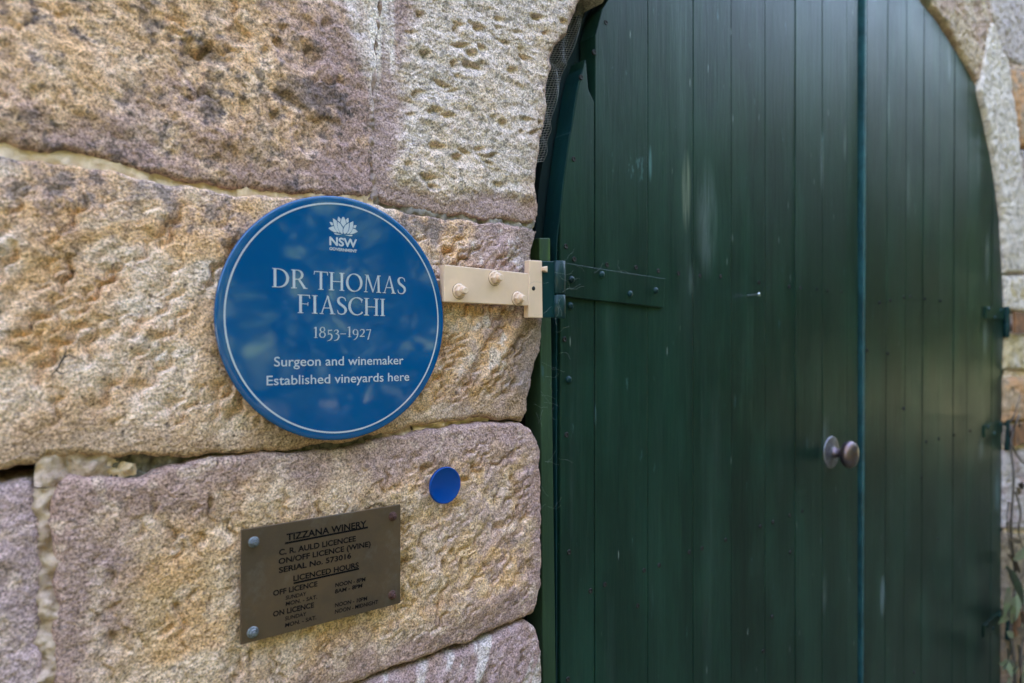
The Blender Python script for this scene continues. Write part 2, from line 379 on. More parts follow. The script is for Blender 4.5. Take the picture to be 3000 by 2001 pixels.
        bands = fbm(x*1.6, rel*24+.9*n4+.12*n2, seed+45, 3)
        col = mixc(col, PAL['pale'], ss(-.35, .4, n1+.15*n2)*.85)
        col = mixc(col, PAL['ochre'], ss(.05, .45, bands)*.65)
        col = mixc(col, PAL['white'], ss(.1, .6, fbm(x*10, z*16, seed+46, 3))*.3)
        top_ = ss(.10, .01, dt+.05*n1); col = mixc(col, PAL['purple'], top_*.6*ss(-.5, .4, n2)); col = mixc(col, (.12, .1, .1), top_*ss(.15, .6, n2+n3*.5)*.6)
        left_ = ss(-.27, -.36, x+.0*n1); col = mixc(col, PAL['pale'], left_*.2)
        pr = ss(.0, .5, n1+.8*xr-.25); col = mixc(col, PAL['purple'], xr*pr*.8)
        col = mixc(col, PAL['white'], xr*ss(.25, .6, fbm(x*24+z*14, z*24-x*22, seed+47, 4))*.55)
        col = mixc(col, (.26, .175, .145), ss(.075, .02, dr+.03*n1)*.85)
        bot = ss(.055, .005, db+.03*n1); col = mixc(col, (.40, .235, .14), bot*.75)
        sp_ = ss(.62, .78, fbm(x*120, z*120, seed+48, 2)*.9); col = mixc(col, (.10, .06, .045), sp_*.8)
    elif style == 'D':    # orange buff with purple crust margins
        h += inner*(pits(x, z, rng, (x.min(), x.max(), z.min(), z.max()), 60, .0042, .0090, .0065, .1, .4)+gouges(x, z, rng, (x.min(), .12, z.min(), z.max()), 150, 1.45, .35, (.008, .020), (.006, .015), (.0015, .0055))+gouges(x, z, rng, (.08, x.max(), z.min(), z.max()), 110, .75, .4, (.012, .038), (.006, .018), (.002, .007))+.004*furrow(.75, 10, 26, seed+82)*ss(.0, .2, x+.05*n1)+.002*furrow(1.1, 12, 26, seed+84))
        col = np.ones_like(col)*np.array((.57, .345, .190))
        col = mixc(col, PAL['pale'], ss(-.1, .6, n1+.3*n2)*.65)
        col = mixc(col, PAL['orange'], ss(.1, .6, fbm(x*9+3, z*16, seed+44, 4))*.6)
        marg = np.minimum(np.minimum(dl, dt), np.minimum(dr, db))
        mm = ss(.075, .012, marg+.04*n1); col = mixc(col, (.37, .222, .190), mm*.9)
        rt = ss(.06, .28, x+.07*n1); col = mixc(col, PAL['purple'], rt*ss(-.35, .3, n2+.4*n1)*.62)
        col = mixc(col, PAL['pale'], ss(.3, .65, fbm(x*35, z*35, seed+49, 4))*.5)
        col = mixc(col, PAL['lilac'], ss(.1, .6, fbm(x*6, z*6, seed+50, 3))*.25)
        col = mixc(col, (.12, .09, .08), ss(.55, .8, n3*.8+n2*.3)*.5)
    elif style == 'E':    # purple brown with pale slanting streaks
        h += inner*(.007*furrow(.95, 8, 32, seed+82)+gouges(x, z, rng, (x.min(), x.max(), z.min(), z.max()), 60, .95, .3, (.015, .05), (.007, .018), (.002, .007)))
        col = np.ones_like(col)*np.array(PAL['purple'])
        col = mixc(col, PAL['lilac'], ss(-.2, .5, n2)*.6)
        st = fbm((x*.85-z*.5)*42, (x*.5+z*.85)*9, seed+45, 4); col = mixc(col, PAL['white'], ss(.15, .6, st)*.6)
        col = mixc(col, PAL['brown'], ss(.1, .6, n1)*.5)
    elif style == 'F':
        h += inner*(.006*furrow(.7, 11, 26, seed+82)+gouges(x, z, rng, (x.min(), x.max(), z.min(), z.max()), 60, .8, .4, (.010, .03), (.006, .018), (.002, .007)))
        col = np.ones_like(col)*np.array(PAL['lilac'])
        col = mixc(col, PAL['brown'], ss(-.1, .5, n1)*.6); col = mixc(col, PAL['pale'], ss(.1, .6, n2)*.5); col = mixc(col, PAL['purple'], ss(.0, .5, fbm(x*14, z*14, seed+3, 3))*.4)
    elif isinstance(style, (tuple, list)):   # plain stone of given colours
        base, second = style
        h *= 1.2
        col = np.ones_like(col)*np.array(base); col = mixc(col, second, ss(-.2, .5, n1)*.8)
        col = mixc(col, (.12, .09, .075), ss(.25, .75, n2+.4*n3)*.5)
    h = h-np.median(h)
    h = h*1.1
    h = np.where(h > 0, .0095*np.tanh(h/.0095), np.maximum(h, -.03))
    y = -(h+proud) + fall
    verts = np.stack([x, y, z], -1)-np.array(WALL_L)
    # skirts
    ring = np.concatenate([np.arange(nu), np.arange(1, nv)*nu+nu-1, (nv-1)*nu+np.arange(nu-2, -1, -1), np.arange(nv-2, 0, -1)*nu])
    V = verts.reshape(-1, 3); sk = V[ring].copy(); sk[:, 1] = back-WALL_L[1]
    allv = np.vstack([V, sk]); colv = np.vstack([col.reshape(-1, 3), col.reshape(-1, 3)[ring]])
    i = np.arange(nu*nv).reshape(nv, nu)
    f1 = np.stack([i[:-1, :-1], i[:-1, 1:], i[1:, 1:], i[1:, :-1]], -1).reshape(-1, 4)
    nr = len(ring); a = np.arange(nr)
    f2 = np.stack([ring, nu*nv+a, nu*nv+(a+1) % nr, ring[(a+1) % nr]], -1)
    faces = np.vstack([f1, f2])
    me = bpy.data.meshes.new(name)
    me.vertices.add(len(allv)); me.vertices.foreach_set('co', allv.astype(np.float32).ravel())
    me.loops.add(faces.size); me.loops.foreach_set('vertex_index', faces.astype(np.int32).ravel())
    me.polygons.add(len(faces)); me.polygons.foreach_set('loop_start', np.arange(0, faces.size, 4, dtype=np.int32))
    me.polygons.foreach_set('use_smooth', np.ones(len(faces), bool))
    ca = me.color_attributes.new('Col', 'FLOAT_COLOR', 'POINT')
    ca.data.foreach_set('color', np.hstack([np.clip(colv, .01, .85), np.ones((len(colv), 1))]).astype(np.float32).ravel())
    me.update(); me.validate()
    return link(name, me, STONE, parent)

def Ps(*pts): return [p if len(p) == 2 and isinstance(p[0], float) else P(*p) for p in pts]
XL = -0.62                                    # left end of the traced stones (outside the frame)
def ext(p, x):                                # continue a joint to the left at constant height
    return (x, p[1])
# joints traced from the photograph
a_bot = Ps((-60, 418), (0, 425), (120, 440), (240, 452), (420, 500), (560, 528), (720, 556), (900, 568), (1095, 580))
c_top = Ps((-60, 442), (0, 452), (150, 473), (330, 499), (480, 534), (640, 560), (800, 580), (920, 582), (1100, 598), (1210, 625), (1330, 645), (1450, 652), (1586, 672))
c_bot = Ps((-60, 1382), (0, 1378), (96, 1366), (143, 1340), (223, 1332), (319, 1340), (420, 1338), (520, 1342), (650, 1332), (760, 1322), (880, 1316), (1000, 1300), (1110, 1276), (1213, 1256), (1298, 1238), (1383, 1228), (1450, 1226), (1545, 1236))
d_top = Ps((162, 1402), (330, 1404), (420, 1398), (500, 1366), (640, 1342), (760, 1331), (880, 1323), (1000, 1309), (1100, 1288), (1213, 1270), (1298, 1253), (1383, 1242), (1480, 1237), (1530, 1239), (1556, 1256), (1576, 1290))
d_bot = Ps((150, 2330), (600, 2172), (850, 2084), (1085, 1990), (1213, 1942), (1383, 1878), (1510, 1823), (1565, 1796), (1586, 1770))
b_right = Ps((1586, 652), (1592, 606), (1586, 560), (1588, 489), (1598, 438), (1594, 404), (1612, 370), (1620, 306), (1614, 255), (1632, 204), (1628, 162), (1642, 132), (1678, 94), (1696, 38), (1714, 0), (1745, -90), (1775, -170))
c_right = Ps((1545, 1236), (1556, 1200), (1562, 1150), (1580, 1075), (1594, 1028), (1598, 950), (1575, 850), (1562, 760), (1572, 700), (1586, 672))
top_h = EYE+.52
# stone A
A_top = [(XL, top_h), (.115, top_h+.01)]
A_right = [a_bot[-1]] + Ps((1092, 520), (1085, 430), (1090, 320), (1098, 200), (1104, 100), (1110, 0)) + [(.115, top_h+.01)]
a_bl = (XL, a_bot[0][1]+.01)
stone(A_top, [a_bl]+a_bot, [a_bl, A_top[0]], A_right, 'A', 3, sides=(1, .12, .55, 1))
# stone B
bB = Ps((1100, 583), (1210, 612), (1330, 632), (1450, 640), (1586, 652))
B_left = [bB[0]] + Ps((1097, 520), (1090, 430), (1095, 320), (1103, 200), (1109, 100), (1115, 0)) + [(.120, top_h+.01)]
B_top = [(.120, top_h+.01), b_right[-1]]
stone(B_top, bB, B_left, b_right, 'B', 12, edge_r=.016, proud=.001, sides=(.12, 1.2, .35, 1))
# stone C
c_tl, c_bl = (XL, c_top[0][1]+.01), (XL, c_bot[0][1]-.002)
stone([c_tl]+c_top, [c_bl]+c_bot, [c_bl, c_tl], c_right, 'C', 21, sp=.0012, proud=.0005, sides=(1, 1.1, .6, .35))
# stone D
D_left = [d_bot[0]] + Ps((155, 2150), (160, 2000), (163, 1800), (160, 1650), (155, 1530), (150, 1450), (162, 1402))
D_right = [d_bot[-1]] + Ps((1592, 1720), (1592, 1560), (1592, 1420), (1588, 1330), (1576, 1290))
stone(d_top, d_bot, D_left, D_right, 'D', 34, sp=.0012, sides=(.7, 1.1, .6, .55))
# stone E under D, stone F left of D
e_top = [d_bot[0]] + Ps((600, 2186), (850, 2098), (1085, 2004), (1213, 1956), (1383, 1894), (1500, 1842), (1545, 1822), (1568, 1834), (1582, 1870))
e_top[0] = (e_top[0][0], e_top[0][1]-.006)
E_right = [(P(1592, 2001)[0], EYE-.82)] + Ps((1594, 2120), (1594, 2001), (1590, 1930), (1582, 1870))
stone(e_top, [(e_top[0][0], EYE-.82), (P(1592, 2001)[0], EYE-.82)], [(e_top[0][0], EYE-.82), e_top[0]], E_right, 'E', 47)
f_tr = P(122, 1408); f_br = P(110, 2330)
stone([(XL, f_tr[1]+.004)]+Ps((0, 1412), (60, 1404), (122, 1408)), [(XL, f_br[1]-.02), f_br], [(XL, f_br[1]-.02), (XL, f_tr[1]+.004)], [f_br]+Ps((118, 2150), (124, 1900), (126, 1650), (122, 1500), (122, 1408)), 'F', 55)

# stones out of frame: further courses, same masonry, coarser
rng = random.Random(4)
def block(x0, x1, z0, z1, seed, sty=None):
    g_ = .006; sty = sty or rng.choice([((.40, .29, .17), PAL['pale']), ((.30, .22, .16), PAL['purple']), ((.42, .34, .22), PAL['grey']), ((.36, .24, .13), PAL['orange'])])
    stone([(x0+g_, z1-g_), (x1-g_, z1-g_)], [(x0+g_, z0+g_), (x1-g_, z0+g_)], [(x0+g_, z0+g_), (x0+g_, z1-g_)], [(x1-g_, z0+g_), (x1-g_, z1-g_)], sty, seed, sp=.016)
sd_ = 100
def zrow(z0, z1, x0, x1, ww):
    global sd_
    x = x0
    while x < x1-.05:
        x2 = min(x1, x+ww*rng.uniform(.8, 1.25))
        if x1-x2 < .15: x2 = x1
        block(x, x2, z0, z1, sd_); sd_ += 1; x = x2
for z0, z1 in ((0, .29), (.29, .58), (.58, .95), (.95, 1.27), (1.27, 1.57), (1.57, 1.92), (1.92, 2.25), (2.25, 2.6), (2.6, 2.95), (2.95, 3.4)):
    zrow(z0, z1, -1.75, XL, .55)
    if z1 <= .58: zrow(z0, z1, XL, .36, .5)
    if z0 >= 1.92: zrow(z0, z1, XL, .30 if z1 < 2.3 else .42 if z1 < 2.7 else .7 if z1 < 3 else 3.9, .55)
block(XL, e_top[0][0]-.004, .58, f_br[1]-.022, 90)

# arch line of the door head, in wall coordinates at the door face
arc_l = [P(px, py, WD) for px, py in ((1633, 735), (1634, 706), (1642, 630), (1650, 553), (1659, 484), (1670, 400), (1676, 378), (1686, 306), (1699, 237), (1712, 196), (1733, 143), (1751, 77), (1765, 38), (1781, 0))]
arc_r = [P(px, py, WD) for px, py in ((2682, 0), (2722, 51), (2758, 102), (2796, 163), (2819, 199), (2845, 247), (2868, 281), (2888, 357), (2898, 398), (2912, 480), (2926, 580), (2938, 700), (2944, 800), (2947, 900))]
(ax_, az_), (bx_, bz_) = arc_l[-1], arc_r[0]
crown = [(ax_+.20, az_+.255), (ax_+.50, az_+.465), ((ax_+bx_)/2+.12, bz_+.125), (bx_-.25, bz_+.095)]
ARC = catmull(arc_l[::1]+crown+arc_r, 5)
# voussoirs over the head, above the frame
na = 11; ids = np.linspace(len(arc_l)*5-6, (len(arc_l)+len(crown))*5+3, na+1).astype(int)
cen = np.array(((ax_+bx_)/2, EYE+.1))
for q in range(na):
    i0, i1 = ids[q], ids[q+1]; seg = ARC[i0:i1+1]
    out = [p+(p-cen)/np.linalg.norm(p-cen)*(.34) for p in (seg[0], seg[-1])]
    A0 = seg[0]+(seg[-1]-seg[0])*.015+(out[0]-seg[0])*.03; A1 = seg[-1]+(seg[0]-seg[-1])*.015+(out[1]-seg[-1])*.03
    inn = [tuple(A0)]+[tuple(p+(p-cen)*.01) for p in seg[1:-1]]+[tuple(A1)]
    O0 = out[0]+(out[1]-out[0])*.02; O1 = out[1]+(out[0]-out[1])*.02
    stone([tuple(O0), tuple(O1)], inn, [tuple(A0), tuple(O0)], [tuple(A1), tuple(O1)], ((.40, .33, .26), PAL['lilac']), 200+q, sp=.012)

# right-hand jamb and voussoirs (in frame, out of focus)
BE, PK, WH, OR, GY, YE = (.56, .40, .29), (.46, .29, .235), (.68, .54, .46), (.58, .29, .14), (.50, .385, .36), (.60, .42, .22)
def rstone(top, bottom, left, right, sty, seed, **kw):
    kw.setdefault('sp', .006); kw.setdefault('edge_r', .012); kw.setdefault('edge_d', .010)
    return stone(Ps(*top), Ps(*bottom), Ps(*left), Ps(*right), sty, seed, **kw)
rstone([(2690, -60), (2800, -60), (2890, -40)], [(2866, 240), (2872, 236)], [(2866, 240), (2845, 204), (2822, 153), (2794, 102), (2766, 61), (2738, 23), (2690, -60)], [(2872, 236), (2884, 150), (2902, 60), (2890, -40)], (BE, PK), 301)
rstone([(2905, 64), (2909, 64)], [(2948, 800), (3012, 800)], [(2948, 800), (2938, 640), (2915, 470), (2896, 380), (2868, 262), (2876, 225), (2890, 140), (2905, 64)], [(3012, 800), (3002, 600), (2986, 400), (2966, 270), (2950, 180), (2930, 130), (2909, 64)], (WH, (.60, .47, .40)), 302, proud=.004)
rstone([(2898, -60), (3160, -60)], [(2956, 176), (3000, 196), (3160, 225)], [(2956, 176), (2934, 128), (2908, 40), (2898, -60)], [(3160, 225), (3160, -60)], (GY, (.60, .47, .44)), 303)
rstone([(2960, 192), (3000, 206), (3160, 235)], [(2996, 426), (3160, 440)], [(2996, 426), (2982, 350), (2970, 260), (2960, 192)], [(3160, 440), (3160, 235)], (OR, (.40, .29, .22)), 304)
rstone([(2994, 438), (3160, 450)], [(3016, 700), (3160, 700)], [(3016, 700), (3006, 560), (2994, 438)], [(3160, 700), (3160, 450)], ((.38, .30, .27), PAL['lilac']), 305)
rstone([(3018, 706), (3160, 706)], [(3020, 905), (3160, 905)], [(3020, 905), (3018, 706)], [(3160, 905), (3160, 706)], (GY, WH), 306)
rstone([(2949, 806), (3014, 806)], [(2952, 912), (3014, 918)], [(2952, 912), (2949, 806)], [(3014, 918), (3014, 806)], (WH, YE), 307)
rstone([(2953, 972), (3090, 975)], [(2951, 1082), (3000, 1086), (3090, 1080)], [(2951, 1082), (2953, 972)], [(3090, 1080), (3090, 975)], ((.64, .49, .37), YE), 308, proud=.006)
rstone([(2950, 1108), (2990, 1104), (3090, 1112)], [(2949, 1238), (3090, 1232)], [(2949, 1238), (2950, 1108)], [(3090, 1232), (3090, 1112)], (OR, (.46, .31, .20)), 309, proud=.004)
rstone([(2949, 1318), (3090, 1306)], [(2949, 1552), (3090, 1560)], [(2949, 1552), (2950, 1440), (2949, 1318)], [(3090, 1560), (3090, 1306)], ((.60, .47, .44), PAL['lilac']), 310)
rstone([(2949, 1246), (3090, 1240)], [(2949, 1310), (3090, 1298)], [(2949, 1310), (2949, 1246)], [(3090, 1298), (3090, 1240)], ((.30, .22, .17), (.40, .30, .22)), 311)
rstone([(2949, 1560), (3090, 1568)], [(2949, 1790), (3090, 1800)], [(2949, 1790), (2949, 1560)], [(3090, 1800), (3090, 1568)], ((.36, .25, .16), (.30, .21, .16)), 312)
rstone([(2949, 1798), (3090, 1808)], [(2949, 2240), (3090, 2260)], [(2949, 2240), (2949, 1798)], [(3090, 2260), (3090, 1808)], ((.33, .20, .12), (.25, .17, .13)), 313)
xr = P(3092, 1000)[0]
for z0, z1 in ((0, .35), (.35, .7), (.7, 1.05), (1.05, 1.38), (1.38, 1.72), (1.72, 2.05), (2.05, 2.4), (2.4, 2.95)):
    zrow(z0, z1, (3.80 if z0 > 1.3 else xr), 5.2, .6)
# mortar and wall core
MORT = simple('lime_mortar', (.80, .56, .41), .95, 0, .4, 45, .003, 180, c2=(.60, .40, .25))
MORT_W = simple('white_mortar', (.68, .475, .375), .95, 0, .35, 80, .004, 180, c2=(.40, .255, .185))
CORE_DARK = simple('shade_dark_mortar', (.11, .095, .08), .98, 0, .6, 60, .006, 160)  # dark brown stands in for the deep shade behind the gauze
me = bpy.data.meshes.new('wall_core')
bm = bmesh.new(); bmesh.ops.create_cube(bm, size=1)
for v in bm.verts: v.co = Vector((v.co.x*16+4.0, .30+v.co.y*.37, 3.25+v.co.z*6.5))  # unseen height and length stretched to shade the yard and trees
bm_obj('wall_core', bm, CORE_DARK, wall)
def mortar(line, half, y, mat, seed, name='mortar', amp=.004, halves=None):
    """a rough bead of mortar along a joint line [(x,z)]"""
    L = resample(catmull(line, 14), max(12, int(np.hypot(*np.diff(np.array(line), axis=0).T).sum()/.0025))); n = len(L); m_ = 9
    d = np.gradient(L, axis=0); nrm = np.stack([-d[:, 1], d[:, 0]], 1); nrm /= np.linalg.norm(nrm, axis=1)[:, None]+1e-9
    V = []; Fc = []; WN = fbm(L[:, 0]*50, L[:, 1]*50, seed+3, 3)
    for i in range(n):
        hw = halves[0]+(halves[1]-halves[0])*i/(n-1) if halves else half
        for j in range(m_):
            t = j/(m_-1)*2-1; q = L[i]+nrm[i]*hw*t*(1+.16*WN[i])
            V.append((q[0], y, q[1]))
    for i in range(n-1):
        for j in range(m_-1): a = i*m_+j; Fc.append((a, a+m_, a+m_+1, a+1))
    VV = np.array(V); nz = fbm(VV[:, 0]*55, VV[:, 2]*55, seed, 4, .6)
    V = [(p[0], p[1]-amp*1.5*k_, p[2]) for p, k_ in zip(V, nz)]
    return pydata(name, V, Fc, mat, wall, True)
mortar(Ps((-80, 434), (0, 443), (150, 462), (300, 482), (440, 520)), .018, .006, MORT, 1, amp=.002)
mortar(Ps((430, 520), (560, 545), (720, 568)), .016, .009, MORT, 2, amp=.002)
mortar(Ps((700, 567), (900, 575), (1100, 588)), .015, .006, MORT, 3, amp=.002)
mortar(Ps((1095, 590), (1210, 618), (1330, 639), (1450, 646), (1575, 662)), .012, .008, simple('brown_mortar', (.33, .26, .22), .95, 0, .5, 60, .004, 150), 4)
mortar(Ps((1098, 585), (1094, 520), (1088, 430), (1093, 320), (1100, 200), (1106, 100), (1112, 0), (1118, -120)), .004, .004, simple('joint_mortar', (.46, .31, .27), .95, 0, .5, 60, .004, 150), 5)
mortar(Ps((105, 1375), (180, 1372), (260, 1374), (330, 1376)), .013, .008, MORT_W, 6, amp=.005, halves=(.018, .022))
mortar(Ps((318, 1382), (370, 1380), (405, 1378)), .010, .008, MORT, 7, amp=.005, halves=(.012, .005))
mortar(Ps((143, 1432), (140, 1520), (144, 1640), (138, 1760), (142, 1900), (136, 2050), (132, 2300)), .012, .008, MORT_W, 8, amp=.004)
mortar(Ps((1130, 1284), (1170, 1276), (1220, 1268)), .008, .012, MORT_W, 9, amp=.004)
mortar(Ps((330, 1376), (430, 1364), (560, 1346), (760, 1328), (900, 1318), (1000, 1305), (1130, 1282)), .014, .014, simple('earthy_mortar', (.26, .20, .15), .98, 0, .6, 70, .006, 150, c2=(.07, .055, .045)), 14, amp=.005)
mortar(Ps((1225, 1268), (1330, 1250), (1450, 1238)), .009, .016, MORT, 10)
for a_, b_ in (((2952, 945), (3100, 945)), ((2950, 1096), (3100, 1096)), ((2949, 1242), (3100, 1236)), ((2949, 1314), (3100, 1302)), ((2949, 1556), (3100, 1564)), ((2949, 1794), (3100, 1804))):
    mortar(Ps(a_, ((a_[0]+b_[0])//2, (a_[1]+b_[1])//2), b_), .035 if a_[1] < 1000 else .014, .012, MORT, 12+a_[1])
mortar(Ps((2876, 232), (2890, 145), (2905, 62), (2898, -40)), .012, .006, MORT_W, 40)
mortar(Ps((2906, 60), (2932, 130), (2955, 184), (3000, 200), (3100, 215)), .012, .006, MORT_W, 41)

# ------------------------------------------------------------------ painted timber
pd = lambda px, py: (at(px, py, WD).x, at(px, py, WD).z)
def sk(px, py, wpx, hpx, c, k):
    x0, z0 = pd(px, py); return (x0, z0, abs(pd(px+wpx, py)[0]-x0), abs(pd(px, py+hpx)[1]-z0), c, k)
PALE = (.20, .225, .22)
DOOR = paint_material('green_door_paint', (.0048, .0200, .0124), (.0025, .0108, .0078), .34, 1.0, streaks=[
    sk(2010, 560, 14, 130, (.24, .25, .17), .7), sk(2070, 640, 34, 190, PALE, .32), sk(2030, 820, 20, 60, PALE, .2),
    sk(2408, 480, 6, 110, PALE, .5), sk(2475, 410, 6, 70, PALE, .4), sk(2655, 560, 7, 90, PALE, .35), sk(2770, 180, 9, 70, PALE, .55), sk(2858, 460, 6, 110, PALE, .3),
    sk(2886, 760, 8, 90, PALE, .45), sk(2884, 990, 10, 60, PALE, .5), sk(2925, 1010, 14, 60, PALE, .25), sk(2585, 1750, 8, 70, (.30, .36, .40), .55), sk(2415, 1740, 7, 70, PALE, .3),  # the streaks along the rightmost seam paint in its highlights
    sk(2420, 1290, 12, 90, PALE, .25), sk(2918, 1430, 8, 70, (.12, .25, .30), .5), sk(2870, 1320, 9, 40, PALE, .4), sk(2595, 330, 6, 90, PALE, .25),
    sk(1905, 480, 5, 60, (.15, .28, .28), .5), sk(1910, 1760, 5, 60, (.2, .32, .32), .5), sk(1745, 1190, 5, 60, (.2, .32, .34), .4)])
TEAL = paint_material('teal_gloss_paint', (.003, .022, .024), (.002, .013, .015), .30, .6, grain=.6)
POST = paint_material('olive_green_paint', (.022, .042, .019), (.014, .029, .015), .5, .6, streaks=[(P(1596, 760, WD)[0], P(1600, 730, WD)[1], .03, .03, (.06, .10, .018), .9)], grain=1.2)
STRIP = simple('sky_lit_teal', (.022, .085, .095), .35, 0, .5, 20, .001, 120)  # teal lightened to stand in for sky light on the strip
FRAME = paint_material('dark_teal_paint', (.0065, .015, .017), (.0045, .009, .011), .5, .7)

def z_arc(x, side):
    pts = ARC[:len(ARC)//2+8] if side < 0 else ARC[len(ARC)//2-8:]
    o = np.argsort(pts[:, 0]); return float(np.interp(x, pts[o, 0], pts[o, 1]))
def plank(x0, x1, yf, parent, side, left_line=None, notch=None, right_line=None):
    g_ = rng.choice((.0006, .0008, .0014)); x0 += g_; x1 -= rng.choice((.0006, .0009))
    pts = [(x0, .03), (x1, .03)]
    if right_line: pts += [(x1, right_line)]
    xs = np.linspace(x1, x0, 9); arcpts = [(float(x), z_arc(x, side)) for x in xs]
    if notch: arcpts = notch(arcpts)
    pts += arcpts
    poly = [p for i, p in enumerate(pts) if i == 0 or (abs(p[0]-pts[i-1][0])+abs(p[1]-pts[i-1][1])) > 1e-5]
    return prism('plank', poly[::-1], yf, yf+.036, DOOR, parent, bevel=.0014, seg=2)
leafL = thing('door_leaf', 'dark green boarded door leaf with the bronze knob, left of the centre gap', 'door', (.40, WD+.018, .03))
seams = [pd(px, 1000)[0] for px in (1641, 1742, 1897, 2030, 2142, 2242, 2330, 2408, 2481, 2514)]
rng = random.Random(9)
def notch(arcpts):
    xn0, zn0 = pd(1716, 172); xn1, zn1 = pd(1724, 263); xs_, zs_ = pd(1736, 280)
    keep = [p for p in arcpts if p[0] < xn0]
    return [(arcpts[0][0], zs_-.01), (xn1, zn1), (xn0, zn0)]+keep
for i in range(len(seams)-1):
    plank(seams[i], seams[i+1], WD+rng.uniform(-.0008, .0008), leafL, -1, notch=notch if i == 0 else None)
leafR = thing('door_leaf', 'dark green boarded door leaf without a knob, right of the centre gap', 'door', (2.0, WD+.018, .03))
rs = [pd(2531, 1000)[0]]; rend = pd(2946, 1000)[0]
while rs[-1] < rend-.19: rs.append(rs[-1]+.131)
rs.append(rend)
for i in range(len(rs)-1): plank(rs[i], rs[i+1], WD+rng.uniform(-.0008, .0008), leafR, 1, right_line=arc_r[-1][1] if i == len(rs)-2 else None)
# rounded edge strip of the right leaf, sky light painted into its teal; it leans out at the head
zt = z_arc(rs[0], 1)
prism('edge_strip', [(rs[0]-.010, .03), (rs[0]-.0005, .03), (rs[0]-.0005, zt), (rs[0]-.010, zt-.002)], WD+.0005, WD+.03, STRIP, leafR, bevel=.003, seg=3)
leafR.rotation_euler.x = math.radians(.25)
leafR.location.y = WD+.018+.001
backL = prism('backing_board', [(seams[0]+.03, .04), (seams[-1], .04), (seams[-1], z_arc(seams[-1], -1)-.05), (.75, z_arc(.75, -1)-.04), (.55, z_arc(.55, -1)-.04), (seams[0]+.03, arc_l[0][1]-.05)][::-1], WD+.037, WD+.06, FRAME, leafL)
prism('backing_board', [(rs[0], .04), (rend-.03, .04), (rend-.03, arc_r[-1][1]), (2.35, z_arc(2.35, 1)-.05), (1.9, z_arc(1.9, 1)-.05), (rs[0], z_arc(rs[0], 1)-.05)][::-1], WD+.030, WD+.056, FRAME, leafR)

# teal cut edge of the left leaf (brush-marked end grain round the curve)
HOLEM = simple('nail_hole_shade', (.022, .016, .014), .7, .3, .6, 300)  # near-black dished discs stand in for the shaded insides of punched holes
def nail_hole(px, py, parent=leafL, r=.0030, y=WD):
    c = at(px, py, y-.0004)
    return lathe('nail_hole', [(0, .0002), (r*.55, .0002), (r*.9, .0010), (r*1.25, .0013), (r*1.5, .0004), (r*1.55, -.002)], c, (0, -1, 0), HOLEM, parent, 10)
for px, py in ((1658, 722), (1682, 760), (1778, 776), (1863, 784), (1929, 794), (1988, 801), (2051, 808), (2111, 810), (2224, 828), (2313, 840), (2345, 844), (2393, 848), (2424, 852), (2465, 856),
               (1775, 66), (1741, 153), (1703, 226), (1681, 466), (1654, 994), (1660, 1274), (1667, 1618), (1730, 1731), (1772, 1713), (1887, 1671), (1931, 1656), (2019, 1618), (2057, 1606), (2126, 1582), (2228, 1542), (2265, 1530), (2314, 1510), (2350, 1497), (2316, 1618), (2263, 1807), (2236, 1908), (1664, 1990), (1868, 1775)):
    nail_hole(px, py)
for px, py in ((2571, 887), (2602, 880), (2642, 872), (2661, 870), (2704, 876), (2749, 882), (2676, 1970), (2643, 1197), (2697, 1398), (2745, 1578), (2535, 1027), (2596, 1036), (2677, 1970), (2709, 1294), (2746, 1285), (2791, 1274), (2838, 1262)):
    nail_hole(px, py, leafR, y=WD-.0005)
RIV = TEAL
def rivet(px, py, y, parent, r=.0055, name='rivet'):
    c = at(px, py, y); return lathe(name, [(r, -.001), (r, .0012), (r*.85, .003), (r*.5, .0042), (0, .0046)], c, (0, -1, 0), RIV, parent, 16)
rivet(1665, 1112, WD, leafL, .0060, 'bolt_head'); rivet(1670, 896, WD, leafL, .0060, 'bolt_head')
# silver screw standing proud of the boards
SCREW = simple('zinc_screw', (.62, .62, .66), .3, 1, .3, 300)
c = at(2190, 866, WD)
lathe('screw', [(r_, t_*1.35) for r_, t_ in [(.0002, -.002), (.0016, -.001), (.0019, .002), (.0015, .0035), (.0019, .005), (.0015, .0065), (.0019, .008), (.0015, .0095), (.0019, .011), (.0015, .0125), (.0019, .014), (.0017, .016), (.0040, .0195), (.0041, .0205), (0, .0200)]], c, (0, -1, .04), SCREW, leafL, 16)
# knob
BRONZE = simple('worn_bronze', (.17, .095, .065), .38, .9, .5, 60, .0010, 180, c2=(.13, .10, .12))
kc = at(2434, 1325, WD)
kn = lathe('door_knob', [(.0135, .010), (.0105, .016), (.0100, .024), (.0125, .029), (.0225, .032), (.0300, .037), (.0335, .044), (.0330, .050), (.0290, .056), (.0190, .0605), (.0080, .0625), (0, .063)], kc, (0, -1, 0), BRONZE, leafL, 40)
lathe('rosette', [(.0400, -.001), (.0400, .0022), (.0380, .0035), (.0300, .0040), (.0200, .0045), (.0140, .0070), (.0115, .0100), (0, .0108)], kc, (0, -1, 0), simple('tarnished_rosette', (.20, .185, .20), .45, .7, .45, 60, .001, 160, c2=(.12, .10, .11)), kn, 40)

# ------------------------------------------------------------------ frame: curved dark jamb behind the leaf, square post beside it
frame = thing('door_frame', 'dark teal timber door frame with square post beside the stone jamb', 'door frame', (.37, .06, 0))
outer = [P(px, py, .065) for px, py in ((1560, 735), (1566, 640), (1574, 540), (1586, 470), (1601, 398), (1612, 332), (1645, 204), (1665, 158), (1722, 0), (1760, -80))]
oc = catmull(outer, 4)
inner_ = [(p[0]+.12, p[1]-.03) for p in oc]
pj = [(float(a), float(b)) for a, b in oc]
prism('jamb', [(pj[0][0], .0)]+pj+[(float(a), float(b)) for a, b in inner_[::-1]]+[(inner_[0][0], .0)], WD+.040, .10, FRAME, frame)
